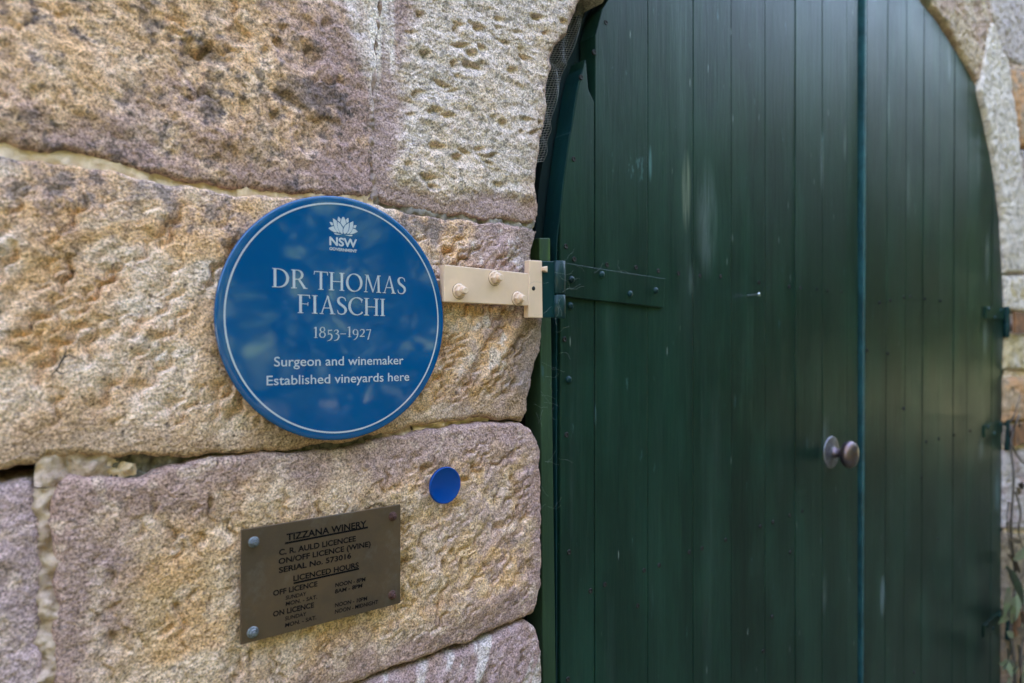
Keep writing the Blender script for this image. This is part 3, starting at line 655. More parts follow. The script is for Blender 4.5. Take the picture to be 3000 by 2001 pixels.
# arch head and right side of the frame
ah = [(float(p[0]), float(p[1])) for p in ARC[62:]]
ao = [((p[0]-cen[0])*1.03+cen[0], (p[1]-cen[1])*1.03+cen[1]) for p in ah]
ai = [((p[0]-cen[0])*.95+cen[0], (p[1]-cen[1])*.95+cen[1]) for p in ah]
prism('arch_head', (ao+[(ao[-1][0], .0), (ai[-1][0], .0)]+ai[::-1])[::-1], .078, .10, FRAME, frame)
pt = P(1580, 697, WD+.001); pb = P(1591, 2001, WD+.001); pr_ = P(1612, 697, WD+.001); prb = P(1629, 2001, WD+.001)
prism('post', [(pb[0]+.002, .0), (prb[0]+.002, .0), (prb[0], pb[1]), (pr_[0], pr_[1]), (pt[0], pt[1]), (pb[0], pb[1])], WD+.001, WD+.039, POST, frame, bevel=.0015)
# curved teal cut edge of the first board: thin facing that follows the curve
ev, ef = [], []
pts_e = [(seams[0]+.0006, .03)]+[(float(p[0])-.0012, float(p[1])) for p in ARC[:52] if p[0] < pd(1716, 172)[0]]
pts_e[0] = (pts_e[1][0], .03)
pts_e.insert(1, (pts_e[1][0], pts_e[1][1]-.05))
for x_, z_ in pts_e: ev += [(x_, WD+.0014, z_), (x_, WD+.0355, z_), (x_+.002, WD+.0355, z_-.0005), (x_+.002, WD+.0014, z_-.0005)]
for i in range(len(pts_e)-1):
    for j in range(4): a0 = i*4+j; a1 = i*4+(j+1) % 4; ef.append((a0, a0+4, a1+4, a1))
pydata('cut_edge', ev, ef, TEAL, leafL, False)

# ------------------------------------------------------------------ wire gauze stuffed between stone and frame
WIRE = simple('rusty_wire', (.34, .31, .28), .6, .6, .4, 200)
bm = bmesh.new(); yw = .050
edge = [P(px, py, yw) for px, py in ((1722, -20), (1664, 158), (1643, 204), (1612, 332), (1600, 398), (1586, 470))]
ec = catmull(edge, 8)
for k in range(10):
    o_ = -.0055*k
    tube_bm(bm, [(p[0]+o_+.006, yw+.003*math.sin(i*.8+k), p[1]+o_*.3) for i, p in enumerate(ec)], .0005, 4)
L = resample(ec, 76)
for i in range(76):
    p = L[i]; tube_bm(bm, [(p[0]+.006, yw+.0012, p[1]), (p[0]-.048, yw+.0012+.002*math.sin(i), p[1]-.014)], .0005, 4)
o = bm_obj('wire_gauze', bm, WIRE)
tag(o, 'fine rusty wire gauze stuffed in the gap between pitted stone and door frame', 'wire mesh')

# ------------------------------------------------------------------ hinges
CREAM = simple('cream_paint', (.68, .445, .305), .42, 0, .06, 25, .0006, 90)
DARKHOLE = simple('dark_hole', (.02, .015, .012), .9, 0, .5, 200)
hinge = thing('strap_hinge', 'large hinge with cream wall plate bolted to stone and green strap on the door', 'hinge', (P(1600, 850)[0], -.01, P(1600, 850)[1]))
YP = -.022
pq = lambda *pts, y=YP: [P(px, py, y) for px, py in pts]
prism('wall_plate', pq((1302, 884), (1549, 896), (1549, 801), (1302, 775)), YP, YP+.012, CREAM, hinge, .0010)
prism('wall_plate', pq((1547, 930), (1589, 932), (1587, 764), (1549, 762)), YP-.001, YP+.010, CREAM, hinge, .0010)
YL = YP
prism('hinge_leaf', pq((1588.5, 931), (1630, 930), (1630, 765), (1587.5, 765)), YP+.0005, YP+.0095, TEAL, hinge, .001)
cb = at(1636, 850, YP+.002); zu, zm, zl = at(1636, 762, YP-.008).z, at(1636, 861, YP-.008).z, at(1636, 931, YP-.008).z
R_ = .0108
def knuckle(z0, z1): return lathe('knuckle', [(0, 0), (R_-.001, 0), (R_, .001), (R_, z1-z0-.001), (R_-.001, z1-z0), (0, z1-z0)], (cb.x, cb.y, z0), (0, 0, 1), TEAL, hinge, 28)
knuckle(zm+.0006, zu); knuckle(zl, zm-.0006)
YS = WD-.006
prism('strap', pq((1652, 868), (1801, 885), (1945, 901), (1949, 816), (1771, 789), (1652, 769), y=YS), YS, WD-.0004, DOOR, hinge, .0008)
for px, py in ((1674, 819), (1762, 804), (1845, 861), (1920, 851)): rivet(px, py, YS, hinge, .0058)
RUSTR = simple('rust_stain', (.10, .055, .03), .9, 0, .6, 200)
def hexnut(px, py, y, mat, parent, r=.0078, hgt=.0075, shank=.005, washer=True, mat2=None, out=.006):
    c_ = at(px, py, y)
    nt_ = lathe('nut', [(0, hgt), (r*.80, hgt), (r, hgt-.0014), (r, 0)], c_, (0, -1, 0), mat, parent, 6, False)
    if washer: lathe('washer', [(r*1.0, .0016), (r*1.26, .0014), (r*1.31, .0006), (r*1.31, -.001)], c_, (0, -1, 0), mat2 or mat, nt_, 24, True)
    lathe('rust_ring', [(r*1.2, .0003), (r*1.37, .00025), (r*1.38, -.001)], c_, (0, -1, 0), RUSTR, nt_, 20, True)
    lathe('bolt_shank', [(shank, hgt-.001), (shank, hgt+out-.001), (shank*.8, hgt+out), (0, hgt+out)], c_, (0, -1, 0), mat, nt_, 14, False)
    return nt_
for px, py in ((1345, 853), (1449, 815), (1516, 875)): hexnut(px, py, YP, CREAM, hinge, .0080, .0085, .0046, out=.007)
lathe('pin_hole', [(0, .0004), (.0032, .0004), (.0036, -.002)], at(1563, 845, YP-.001), (0, -1, 0), DARKHOLE, hinge, 16)
prism('lug', pq((1586, 793), (1597, 799), (1597, 780), (1586, 783)), YP-.006, YP+.004, CREAM, hinge, .0012)
# far hinges on the right
RUST = simple('rusted_iron', (.32, .13, .05), .8, .2, .6, 25, .002, 80)
def far_hinge(py, label, dy_strap=0., rusty=True):
    b0 = at(2949, py, WD-.016)
    h_ = thing('strap_hinge', label, 'hinge', tuple(b0), 'hinges on the right side of the doorway')
    s_ = .055
    lathe('knuckle', [(0, -.002), (.0095, -.002), (.0100, .0), (.0100, .060), (.0095, .062), (0, .062)], (b0.x, b0.y, b0.z-.002), (0, 0, 1), TEAL, h_, 20)
    lathe('knuckle', [(0, 0), (.0095, 0), (.0100, .001), (.0100, .05), (.0095, .0515), (0, .0515)], (b0.x, b0.y, b0.z-.055), (0, 0, 1), TEAL, h_, 20)
    yL = WD+.001-(b0.z-.03)*math.tan(math.radians(.25))-.0052
    prism('strap', [(b0.x-.22, b0.z+.010), (b0.x, b0.z+.010), (b0.x, b0.z+.056), (b0.x-.22, b0.z+.052)], yL, yL+.006, DOOR, h_, .001)
    for dx in (.05, .12, .19): lathe('rivet', [(.007, 0), (.006, .003), (0, .005)], (b0.x-dx, yL, b0.z+.03+.015*math.sin(dx*40)), (0, -1, 0), TEAL, h_, 12)
    prism('wall_plate', [(b0.x+.010, b0.z-.040), (b0.x+.36, b0.z-.034), (b0.x+.36, b0.z+.036), (b0.x+.010, b0.z+.04)], -.022, -.012, RUST if rusty else TEAL, h_, .0015)
    return h_
far_hinge(945, 'upper hinge on the right leaf with a rusty wall plate')
far_hinge(1275, 'middle hinge on the right leaf below the rusty upper hinge')
far_hinge(1830, 'lowest hinge on the right leaf beside the creeper')

# ------------------------------------------------------------------ lettering
def ribbon(pts, widths, n=8):
    """stroke of varying width through points -> list of quads (as polygon vertex list, faces)"""
    c_ = catmull(np.array(pts, float), n); w_ = np.interp(np.linspace(0, 1, len(c_)), np.linspace(0, 1, len(widths)), widths)
    d = np.gradient(c_, axis=0); nn = np.stack([-d[:, 1], d[:, 0]], 1); nn /= np.linalg.norm(nn, axis=1)[:, None]+1e-9
    a = c_+nn*w_[:, None]/2; b = c_-nn*w_[:, None]/2
    return [[tuple(a[i]), tuple(a[i+1]), tuple(b[i+1]), tuple(b[i])] for i in range(len(c_)-1)]
TH, TN, SE = .125, .05, .038
def q(*p): return [list(p)]
def serif(x0, x1, y): return q((x0, y), (x1, y), (x1, y+SE), (x0, y+SE))
def stemv(x, wd=TH, y0=0, y1=1, s=.075, bot=True, top=True):
    r = q((x, y0), (x+wd, y0), (x+wd, y1), (x, y1))
    if bot: r += serif(x-s, x+wd+s, y0)
    if top: r += serif(x-s, x+wd+s, y1-SE)
    return r
def ring(cx, cy, rx, ry, a0, a1, wmax, wmin, n=40, rot=0.):
    pts = []; ws = []
    for t in np.linspace(a0, a1, n):
        pts.append((cx+rx*math.cos(t), cy+ry*math.sin(t))); ws.append(wmin+(wmax-wmin)*abs(math.cos(t-rot))**1.3)
    return ribbon(pts, ws, 2)
PI = math.pi
def serif_glyph(ch):
    if ch == 'D': return stemv(.08)+q((.2, .955), (.32, .955), (.32, 1), (.2, 1))+q((.2, 0), (.32, 0), (.32, .045), (.2, .045))+ring(.30, .5, .44, .477, -PI/2, PI/2, .135, .045), .86
    if ch == 'R': return stemv(.08)+q((.2, .957), (.32, .957), (.32, 1), (.2, 1))+q((.2, .47), (.34, .47), (.34, .51), (.2, .51))+ring(.31, .735, .235, .245, -PI/2, PI/2, .125, .042)+q((.33, .49), (.45, .49), (.76, 0), (.62, 0))+serif(.60, .82, 0), .80
    if ch == 'T': return stemv(.30, top=False)+q((.02, .955), (.705, .955), (.705, 1), (.02, 1))+q((.0, .80), (.03, .80), (.06, .955), (.015, .955))+q((.695, .80), (.725, .80), (.71, .955), (.665, .955)), .73
    if ch == 'H': return stemv(.08)+stemv(.62)+q((.2, .48), (.63, .48), (.63, .525), (.2, .525)), .84
    if ch == 'O': return ring(.47, .5, .385, .49, 0, 2*PI, .135, .05, 60, .25), .94
    if ch == 'I': return stemv(.08), .31
    if ch == 'F': return stemv(.08)+q((.2, .955), (.58, .955), (.58, 1), (.2, 1))+q((.57, .80), (.60, .80), (.58, .955), (.535, .955))+q((.2, .49), (.50, .49), (.50, .53), (.2, .53))+q((.475, .41), (.505, .41), (.505, .61), (.475, .61)), .64
    if ch == 'A': return q((.095, 0), (.145, 0), (.43, .96), (.40, 1.0))+q((.60, 0), (.74, 0), (.455, 1.02), (.385, 1.02))+q((.2, .31), (.60, .31), (.60, .355), (.2, .355))+serif(.02, .22, 0)+serif(.53, .81, 0), .82
    if ch == 'M': return q((.10, 0), (.15, 0), (.20, 1), (.15, 1))+q((.15, 1), (.27, 1), (.565, .06), (.50, 0))+q((.50, 0), (.545, 0), (.83, 1), (.79, 1))+q((.80, 0), (.925, 0), (.885, 1), (.78, 1))+serif(.02, .24, 0)+serif(.72, 1.0, 0)+serif(.07, .22, 1-SE)+serif(.80, .97, 1-SE), 1.02
    if ch == 'S': return ribbon([(.475, .76), (.44, .90), (.30, .975), (.15, .93), (.095, .78), (.16, .62), (.30, .51), (.44, .38), (.475, .22), (.40, .07), (.26, .02), (.11, .07), (.055, .25)], [.03, .05, .05, .09, .125, .14, .14, .14, .125, .08, .05, .05, .03], 6), .56
    if ch == 'C': return ring(.46, .5, .385, .49, PI*.24, PI*1.78, .135, .05, 50, .2)+q((.70, .72), (.735, .72), (.735, .93), (.70, .87)), .79
    if ch == '1': return stemv(.17, .10, top=False, s=.09)+q((.05, .86), (.19, .90), (.27, 1), (.20, 1), (.05, .90)), .42
    if ch == '8': return ring(.28, .76, .165, .215, 0, 2*PI, .09, .05, 40)+ring(.28, .27, .205, .25, 0, 2*PI, .10, .05, 44), .56
    if ch == '5': return q((.13, .26), (.17, .26), (.19, .70), (.13, .70))+q((.13, .62), (.44, .64), (.44, .72), (.13, .70))+ribbon([(.15, .30), (.27, .345), (.40, .25), (.43, .03), (.34, -.18), (.20, -.27), (.06, -.30)], [.05, .07, .10, .11, .09, .06, .03], 6), .52
    if ch == '3': return ribbon([(.07, .57), (.17, .685), (.32, .68), (.385, .55), (.32, .41), (.18, .33)], [.03, .05, .085, .10, .07, .04], 6)+ribbon([(.18, .33), (.32, .31), (.43, .19), (.43, -.02), (.33, -.19), (.2, -.27), (.05, -.30)], [.04, .07, .10, .11, .09, .06, .03], 6), .50
    if ch == '-': return q((.03, .29), (.50, .29), (.50, .345), (.03, .345)), .54
    if ch == '9': return ring(.27, .46, .185, .245, 0, 2*PI, .10, .05, 40)+ribbon([(.455, .45), (.46, .25), (.40, .0), (.28, -.18), (.12, -.29)], [.09, .10, .09, .07, .03], 6), .55
    if ch == '2': return ribbon([(.06, .54), (.14, .67), (.28, .705), (.40, .62), (.40, .45), (.28, .24), (.08, .04)], [.03, .05, .08, .10, .10, .07, .05], 6)+q((.05, 0), (.46, 0), (.46, .085), (.05, .07)), .52
    if ch == '7': return q((.04, .62), (.46, .62), (.46, .70), (.05, .70))+q((.39, .66), (.46, .68), (.25, -.28), (.15, -.28)), .50
    return [], .30
def plane_place(polys, pl, pr, cap, y, name, mat, parent, width, stag=.00003):
    """lay 2-D polygons (x 0..width, cap height 1) on the plane between baseline points pl, pr (photo pixels)"""
    a_ = at(*pl, y); b_ = at(*pr, y); hgt = abs(at(pl[0], pl[1]-cap, y).z-a_.z); ex = (b_-a_)/width
    V, Fc = [], []
    for k, poly in enumerate(polys):
        i0 = len(V)
        for (x_, z_) in poly: p = a_+ex*x_+Vector((0, 0, 1))*hgt*z_; V.append((p.x, y-stag*(k % 5), p.z))
        Fc.append(tuple(range(i0, len(V))))
    return pydata(name, V, Fc, mat, parent)
def serif_line(txt, pl, pr, cap, y, mat, parent, track=.04, space=.28):
    polys = []; x_ = 0
    for ch in txt:
        if ch == ' ': x_ += space; continue
        g_, adv = serif_glyph(ch)
        polys += [[(a+x_, b) for a, b in p] for p in g_]; x_ += adv+track
    mn = min(a for p in polys for a, b in p); mx = max(a for p in polys for a, b in p)
    polys = [[(a-mn, b) for a, b in p] for p in polys]
    return plane_place(polys, pl, pr, cap, y, 'lettering', mat, parent, mx-mn)
def sans_line(txt, pl, pr, cap, y, mat, parent, bold=0., shear=0.):
    cu = bpy.data.curves.new('t', 'FONT'); cu.body = txt; cu.size = 1; cu.offset = bold; cu.shear = shear; cu.resolution_u = 4
    o_ = bpy.data.objects.new('t', cu); C.objects.link(o_)
    dg = bpy.context.evaluated_depsgraph_get(); me_ = bpy.data.meshes.new_from_object(o_.evaluated_get(dg))
    v = np.array([x.co[:] for x in me_.vertices]); Fc = [tuple(p.vertices) for p in me_.polygons]
    bpy.data.objects.remove(o_); bpy.data.curves.remove(cu); bpy.data.meshes.remove(me_)
    capu = .729+bold*2
    x0, x1 = v[:, 0].min(), v[:, 0].max()
    a_ = at(*pl, y); b_ = at(*pr, y); hgt = abs(at(pl[0], pl[1]-cap, y).z-a_.z); ex = (b_-a_)/(x1-x0)
    V = []
    for p in v: w_ = a_+ex*(p[0]-x0)+Vector((0, 0, 1))*hgt*(p[1]/capu); V.append((w_.x, y, w_.z))
    return pydata('lettering', V, Fc, mat, parent)

# ------------------------------------------------------------------ blue plaque
def gloss(name, c, rough=.07, wav=.0004, spec=.6):
    m, n, l, b = new_mat(name)
    b.inputs['Roughness'].default_value = rough; b.inputs['Specular IOR Level'].default_value = spec
    geo = n.new('ShaderNodeNewGeometry')
    t = N(n, 'ShaderNodeTexNoise', Scale=9.0, Detail=3.0); l.new(geo.outputs['Position'], t.inputs['Vector'])
    r = ramp(n, [(.3, tuple(v*.9 for v in c)), (.7, c)]); l.new(t.outputs['Fac'], r.inputs['Fac']); l.new(r.outputs['Color'], b.inputs['Base Color'])
    t2 = N(n, 'ShaderNodeTexNoise', Scale=9.0, Detail=1.5); l.new(geo.outputs['Position'], t2.inputs['Vector'])
    bp = N(n, 'ShaderNodeBump', Strength=.35, Distance=wav); l.new(t2.outputs['Fac'], bp.inputs['Height']); l.new(bp.outputs[0], b.inputs['Normal'])
    return m
BLUE = gloss('blue_enamel', (.0002, .062, .180), .05, .0030, .65)
WHITE = gloss('white_vinyl', (.42, .43, .46), .25, .0002, .2)
YB = -.019
x0, x1 = at(627, 932, YB+.004).x, at(1300, 932, YB).x; z0, z1 = at(965, 1294, YB).z, at(965, 569, YB).z
pc = Vector(((x0+x1)/2, YB, (z0+z1)/2)); RX, RZ = (x1-x0)/2, (z1-z0)/2; RP = (RX+RZ)/2
plaque = thing('round_plaque', 'large round blue plaque with white lettering and ring on the sandstone wall', 'plaque', (pc.x, YB+.006, pc.z-RP))
lathe('disc', [(0, -.0062), (RP*.985, -.0062), (RP*.997, -.0055), (RP, -.0045), (RP, -.0022), (RP*.996, -.0007), (RP*.988, 0), (RP*.96, .0), (RP*.5, .0), (0, .0)], pc, (0, -1, 0), BLUE, plaque, 160)
ringv, ringf = [], []; nn_ = 160
for k in range(nn_):
    t = 2*PI*k/nn_
    for r_ in (.927*RP, .940*RP): ringv.append((pc.x+r_*math.cos(t), YB-.0004, pc.z+r_*math.sin(t)))
for k in range(nn_): a0 = 2*k; a1 = 2*((k+1) % nn_); ringf.append((a0, a0+1, a1+1, a1))
pydata('ring', ringv, ringf, WHITE, plaque)
YT = YB-.0004
serif_line('DR THOMAS', (797, 841), (1189, 862), 56, YT, WHITE, plaque)
serif_line('FIASCHI', (872, 917), (1128, 926), 54.5, YT, WHITE, plaque)
serif_line('1853-1927', (919, 990), (1087, 986), 32, YT, WHITE, plaque, track=.02)
sans_line('Surgeon and winemaker', (803, 1073.5), (1182, 1067), 30, YT, WHITE, plaque, bold=.005)
sans_line('Established vineyards here', (781, 1129), (1199, 1115), 30, YT, WHITE, plaque, bold=.005)
sans_line('NSW', (965, 717), (1046, 725.5), 27, YT, WHITE, plaque, bold=.03)
sans_line('GOVERNMENT', (965, 732), (1046, 740), 9.5, YT, WHITE, plaque, bold=.035)
petals = [[(905,175),(940,190),(990,290),(1020,420),(960,490),(915,545),(870,480),(810,385),(840,280),(875,190)], [(735,178),(760,180),(828,265),(800,380),(712,315),(715,230)], [(1075,218),(1095,240),(1110,370),(1030,410),(1003,285)],
 [(545,240),(580,240),(690,325),(695,480),(740,640),(800,765),(720,740),(640,640),(580,480),(550,330)], [(705,340),(790,400),(900,570),(890,700),(905,780),(850,785),(780,700),(730,600),(705,460)], [(1115,385),(1120,520),(1100,640),(1050,740),(980,790),(930,780),(905,700),(915,610),(980,480)],
 [(1260,330),(1275,345),(1265,500),(1235,620),(1190,720),(1110,790),(1030,790),(1100,690),(1135,560),(1140,390)], [(425,370),(450,360),(535,385),(560,480),(490,490)], [(390,570),(570,505),(620,610),(710,740),(590,730),(470,660),(390,595)],
 [(1285,475),(1385,480),(1345,590),(1265,565)], [(1250,590),(1330,615),(1420,690),(1420,715),(1310,770),(1220,795),(1130,800),(1200,720)], [(580,750),(720,780),(890,800),(700,815),(610,800)], [(940,815),(1080,825),(1245,825),(1235,860),(1170,870)]]
V, Fc = [], []
for poly in petals:
    i0 = len(V)
    cx_ = sum(p[0] for p in poly)/len(poly); cy_ = sum(p[1] for p in poly)/len(poly)
    for a_, b_ in poly: p = at(930+(cx_+(a_-cx_)*.96)/12.06, 620+(cy_+(b_-cy_)*.96)/12.06, YT); V.append(tuple(p))
    Fc.append(tuple(range(i0, len(V))))
pydata('emblem', V, Fc, WHITE, plaque)

# ------------------------------------------------------------------ bronze licence plate
BRASS = simple('dull_brass', (.118, .069, .038), .42, .45, .3, 14, .0003, 500, c2=(.082, .052, .034))
bn, bl = BRASS.node_tree.nodes, BRASS.node_tree.links; bb = bn['Principled BSDF']; src = bb.inputs['Base Color'].links[0].from_socket
gg = bn.new('ShaderNodeNewGeometry'); v1 = N(bn, 'ShaderNodeTexVoronoi', Scale=85.0); bl.new(gg.outputs['Position'], v1.inputs['Vector'])
vr = ramp(bn, [(.05, gcol(1)), (.11, gcol(0))]); bl.new(v1.outputs['Distance'], vr.inputs['Fac'])
vg = N(bn, 'ShaderNodeMath', operation='GREATER_THAN'); vg.inputs[1].default_value = .7; bl.new(v1.outputs['Color'], vg.inputs[0])
vm = N(bn, 'ShaderNodeMath', operation='MULTIPLY'); bl.new(vr.outputs['Color'], vm.inputs[0]); bl.new(vg.outputs[0], vm.inputs[1])
ns = N(bn, 'ShaderNodeTexNoise', Scale=30.0, Detail=6.0, Roughness=.7); bl.new(gg.outputs['Position'], ns.inputs['Vector']); nr = ramp(bn, [(.55, gcol(0)), (.8, gcol(.5))]); bl.new(ns.outputs['Fac'], nr.inputs['Fac'])
mxa = N(bn, 'ShaderNodeMath', operation='MAXIMUM'); bl.new(vm.outputs[0], mxa.inputs[0]); bl.new(nr.outputs['Color'], mxa.inputs[1])
mx_ = N(bn, 'ShaderNodeMix', data_type='RGBA'); bl.new(mxa.outputs[0], mx_.inputs['Factor']); bl.new(src, mx_.inputs['A']); mx_.inputs['B'].default_value = (.17, .15, .13, 1); bl.new(mx_.outputs['Result'], bb.inputs['Base Color'])
ENGR = simple('black_engraving', (.004, .003, .004), .8, 0, .3, 100, spec=.1)
GALV = simple('galvanised_steel', (.20, .205, .215), .5, .5, .5, 160)
RUSTN = simple('rusty_nut', (.10, .036, .024), .75, .3, .5, 160, .0008, 300)
YR = -.018
pl = thing('brass_plate', 'dull brass licence plate with black engraved text, bolted on at four corners', 'plate', tuple(at(940, 1830, YR+.003)))
prism('plate', [P(px, py, YR) for px, py in ((705, 1890), (1173, 1767), (1174, 1478), (708, 1553))], YR, YR+.0035, BRASS, pl, .0006)
for px, py, m_, s_ in ((743, 1588, GALV, 1), (740, 1852, GALV, 1.05), (1150, 1513, RUSTN, .95), (1149, 1743, RUSTN, .95)):
    hexnut(px, py, YR, m_, pl, .0046*s_, .0042, .0024, True, m_, out=.003)
YE_ = YR-.0003
for txt, a_, b_, cap, bo in (('TIZZANA WINERY', (839.5, 1584), (1074, 1543), 22, .028), ('C. R. AULD LICENCEE', (817.5, 1627), (1042.5, 1585), 18.5, .028), ('ON/OFF LICENCE (WINE)', (816, 1653), (1086, 1600), 18, .028), ('SERIAL No. 573016', (817, 1679), (1029, 1635), 18, .028),
        ('LICENCED HOURS', (859.5, 1703), (1051, 1662), 18, .028), ('OFF LICENCE', (800, 1746), (930, 1717), 17, .028), ('SUNDAY', (837, 1757), (898, 1744), 12, .02), ('MON. - SAT.', (837, 1775), (929, 1754), 12.5, .02), ('ON LICENCE', (800, 1807), (920, 1779), 17, .028),
        ('SUNDAY', (835, 1818), (898, 1803), 12, .02), ('MON. - SAT.', (835, 1838), (927, 1814), 12.5, .02), ('NOON - 8PM', (982, 1720), (1071, 1702), 12.5, .024), ('8AM - 8PM', (981, 1739), (1062, 1720), 12.5, .024), ('NOON - 10PM', (981, 1779), (1076, 1758), 12.5, .02), ('NOON - MIDNIGHT', (981, 1798), (1108, 1768), 12.5, .02)):
    sans_line(txt, a_, b_, cap, YE_, ENGR, pl, bo, .08 if cap < 13 else 0)
for a_, b_ in (((835, 1592), (1078, 1545)), ((860, 1709), (1052, 1666))):
    p0, p1 = at(*a_, YE_), at(*b_, YE_); hh = Vector((0, 0, .0011))
    pydata('underline', [tuple(p0-hh), tuple(p1-hh), tuple(p1+hh), tuple(p0+hh)], [(0, 1, 2, 3)], ENGR, pl)

# ------------------------------------------------------------------ small blue badge
YQ = -.015
c0, c1 = at(1260.5, 1422, YQ).x, at(1351, 1422, YQ).x; zz0, zz1 = at(1306, 1477, YQ).z, at(1306, 1368, YQ).z
bc = Vector(((c0+c1)/2, YQ, (zz0+zz1)/2)); rb = ((c1-c0)+(zz1-zz0))/4
badge = thing('round_badge', 'small round bright blue disc stuck on stone above the brass plate', 'badge', (bc.x, YQ+.004, bc.z-rb))
BADGE = gloss('badge_blue', (.0008, .040, .20), .22, .0001, .25)
lathe('disc', [(0, -.005), (rb*.97, -.005), (rb, -.003), (rb*.985, -.0008), (rb*.95, .0), (rb*.91, -.0003), (rb*.89, -.0006), (0, -.0006)], bc, (0, -1, 0), BADGE, badge, 72)

# ------------------------------------------------------------------ twig caught on the stone, cobwebs in the cracks
TWIG = simple('dead_twig', (.10, .065, .045), .9, 0, .4, 200)
bm = bmesh.new(); yt_ = -.0135
tw = lambda *pts: [tuple(at(px, py, yt_)+Vector((0, -.002*(i % 2), 0))) for i, (px, py) in enumerate(pts)]
tube_bm(bm, tw((152, 1098), (170, 1078), (178, 1062), (186, 1048), (200, 1040), (222, 1046)), [.0005, .0008, .001, .001, .0008, .0005], 5)
tube_bm(bm, tw((181, 1055), (190, 1035), (196, 1016)), [.0008, .0006, .0004], 5)
tube_bm(bm, tw((165, 1084), (178, 1096), (197, 1090)), [.0008, .0006, .0004], 5)
tag(bm_obj('twig', bm, TWIG, None, True), 'tiny dead forked twig caught on the ochre stone left of the blue plaque', 'twig')
WEB = simple('cobweb_thread', (.22, .23, .22), .8, 0, .2, 200)
rng = random.Random(22)
def web(name, region, num, y0, y1, ln, label, r=.00013):
    bm = bmesh.new()
    for k in range(num):
        px, py = rng.uniform(region[0], region[2]), rng.uniform(region[1], region[3]); an = rng.uniform(0, 2*PI); pts = []
        for j in range(6):
            p = at(px, py, y0+(y1-y0)*rng.random()); pts.append(tuple(p)); an += rng.uniform(-.7, .7); px += ln*math.cos(an); py += ln*math.sin(an)
        tube_bm(bm, [tuple(v) for v in catmull(pts, 3)], r, 3)
    tag(bm_obj(name, bm, WEB, None, True), label, 'cobweb', 'cobwebs round the doorway')['kind'] = 'stuff'
web('cobweb', (1585, 960, 1640, 1500), 20, WD-.001, WD-.004, 9, 'wispy cobwebs on the post below the cream hinge')
web('cobweb', (1592, 770, 1660, 930), 9, -.034, -.030, 12, 'wispy cobweb over the barrel of the cream hinge')
web('cobweb', (1690, 760, 1900, 880), 5, YS-.001, YS-.003, 8, 'wispy cobweb threads on the green hinge strap')
web('cobweb', (120, 1330, 480, 1400), 12, -.012, -.006, 9, 'wispy cobweb threads in the dark joint at left')

# ------------------------------------------------------------------ creeper on the right jamb
STEM = simple('creeper_stem', (.13, .09, .065), .9, 0, .4, 100)
LEAF = simple('creeper_leaf', (.17, .22, .11), .5, 0, .5, 30, c2=(.17, .14, .09))
LEAF_D = simple('dry_leaf', (.16, .10, .06), .7, 0, .5, 30)
vine = thing('creeper', 'straggly creeper with grey green leaves on the right stone jamb', 'plant', tuple(at(2985, 2300, 0)))
yv = -.03
V_ = lambda *pts: [tuple(v) for v in catmull([tuple(at(px, py, yv-.012*math.sin(i*1.7))) for i, (px, py) in enumerate(pts)], 5)]
for pts, r0 in (([(2968, 2300), (2975, 2001), (2962, 1850), (2975, 1700), (2962, 1560), (2970, 1400), (2962, 1300), (2985, 1215)], .007), ([(2975, 1440), (2990, 1500), (2984, 1560), (3010, 1640)], .004), ([(2962, 1300), (2985, 1340), (3020, 1380)], .004), ([(2948, 1536), (2975, 1532), (3020, 1524)], .003), ([(2958, 1240), (2975, 1205), (2990, 1150)], .003), ([(2940, 1800), (2965, 1788), (2990, 1778)], .006), ([(2955, 1470), (2950, 1530), (2958, 1610)], .003), ([(3000, 2200), (2990, 1950), (3010, 1800)], .006)):
    p_ = V_(*pts); tube('stem', p_, [r0*(1-.6*i/len(p_)) for i in range(len(p_))], STEM, vine)
leaf_me = bpy.data.meshes.new('leaf')
lv = []; lf = []
for i in range(7):
    t = i/6; wd_ = .5*math.sin(PI*min(1, t*1.02+.02))**.8*(1-.3*t)*.46
    lv += [(-wd_, t, -.10*wd_+.12*math.sin(t*2.6)), (0, t, -.04+.12*math.sin(t*2.6)), (wd_, t, -.10*wd_+.12*math.sin(t*2.6))]
for i in range(6):
    for j in range(2): a0 = i*3+j; lf.append((a0, a0+1, a0+4, a0+3))
leaf_me.from_pydata(lv, [], lf); leaf_me.update(); leaf_me.materials.append(LEAF)
leaf_dry = leaf_me.copy(); leaf_dry.materials.clear(); leaf_dry.materials.append(LEAF_D)
for me_ in (leaf_me, leaf_dry): me_.polygons.foreach_set('use_smooth', [True]*len(me_.polygons))
rng = random.Random(5); VL = parent_loc(vine)
leaves = [(2950, 1660, .16, -2.4), (2972, 1700, .15, -2.2), (2985, 1745, .13, -2.5), (3000, 1735, .12, -2.2), (2990, 1680, .09, 1.0), (2965, 1775, .09, 2.6), (2962, 1880, .12, -2.0), (2985, 1890, .13, -2.3), (3000, 1920, .15, -2.4), (2990, 1855, .09, .6), (2950, 1850, .06, 2.2), (2975, 1950, .10, -1.2), (2958, 1985, .11, -2.7), (2995, 1985, .13, 1.3), (2978, 1428, .05, 2.2), (2984, 1422, .06, -1.2), (2990, 1590, .05, -1.0), (2972, 1610, .05, 2.0), (3004, 1800, .1, .8), (3010, 1850, .12, 1.9), (2972, 1265, .06, 1.0), (2984, 1250, .05, -1.0), (2945, 1930, .07, 2.9), (3005, 2040, .12, .5), (2970, 2060, .12, -.6), (2955, 1720, .10, -2.9), (2968, 1640, .10, 1.2), (2992, 1800, .12, -1.6), (2952, 1900, .09, -2.2), (2980, 1840, .08, 2.4), (2998, 1630, .10, -2.2)]
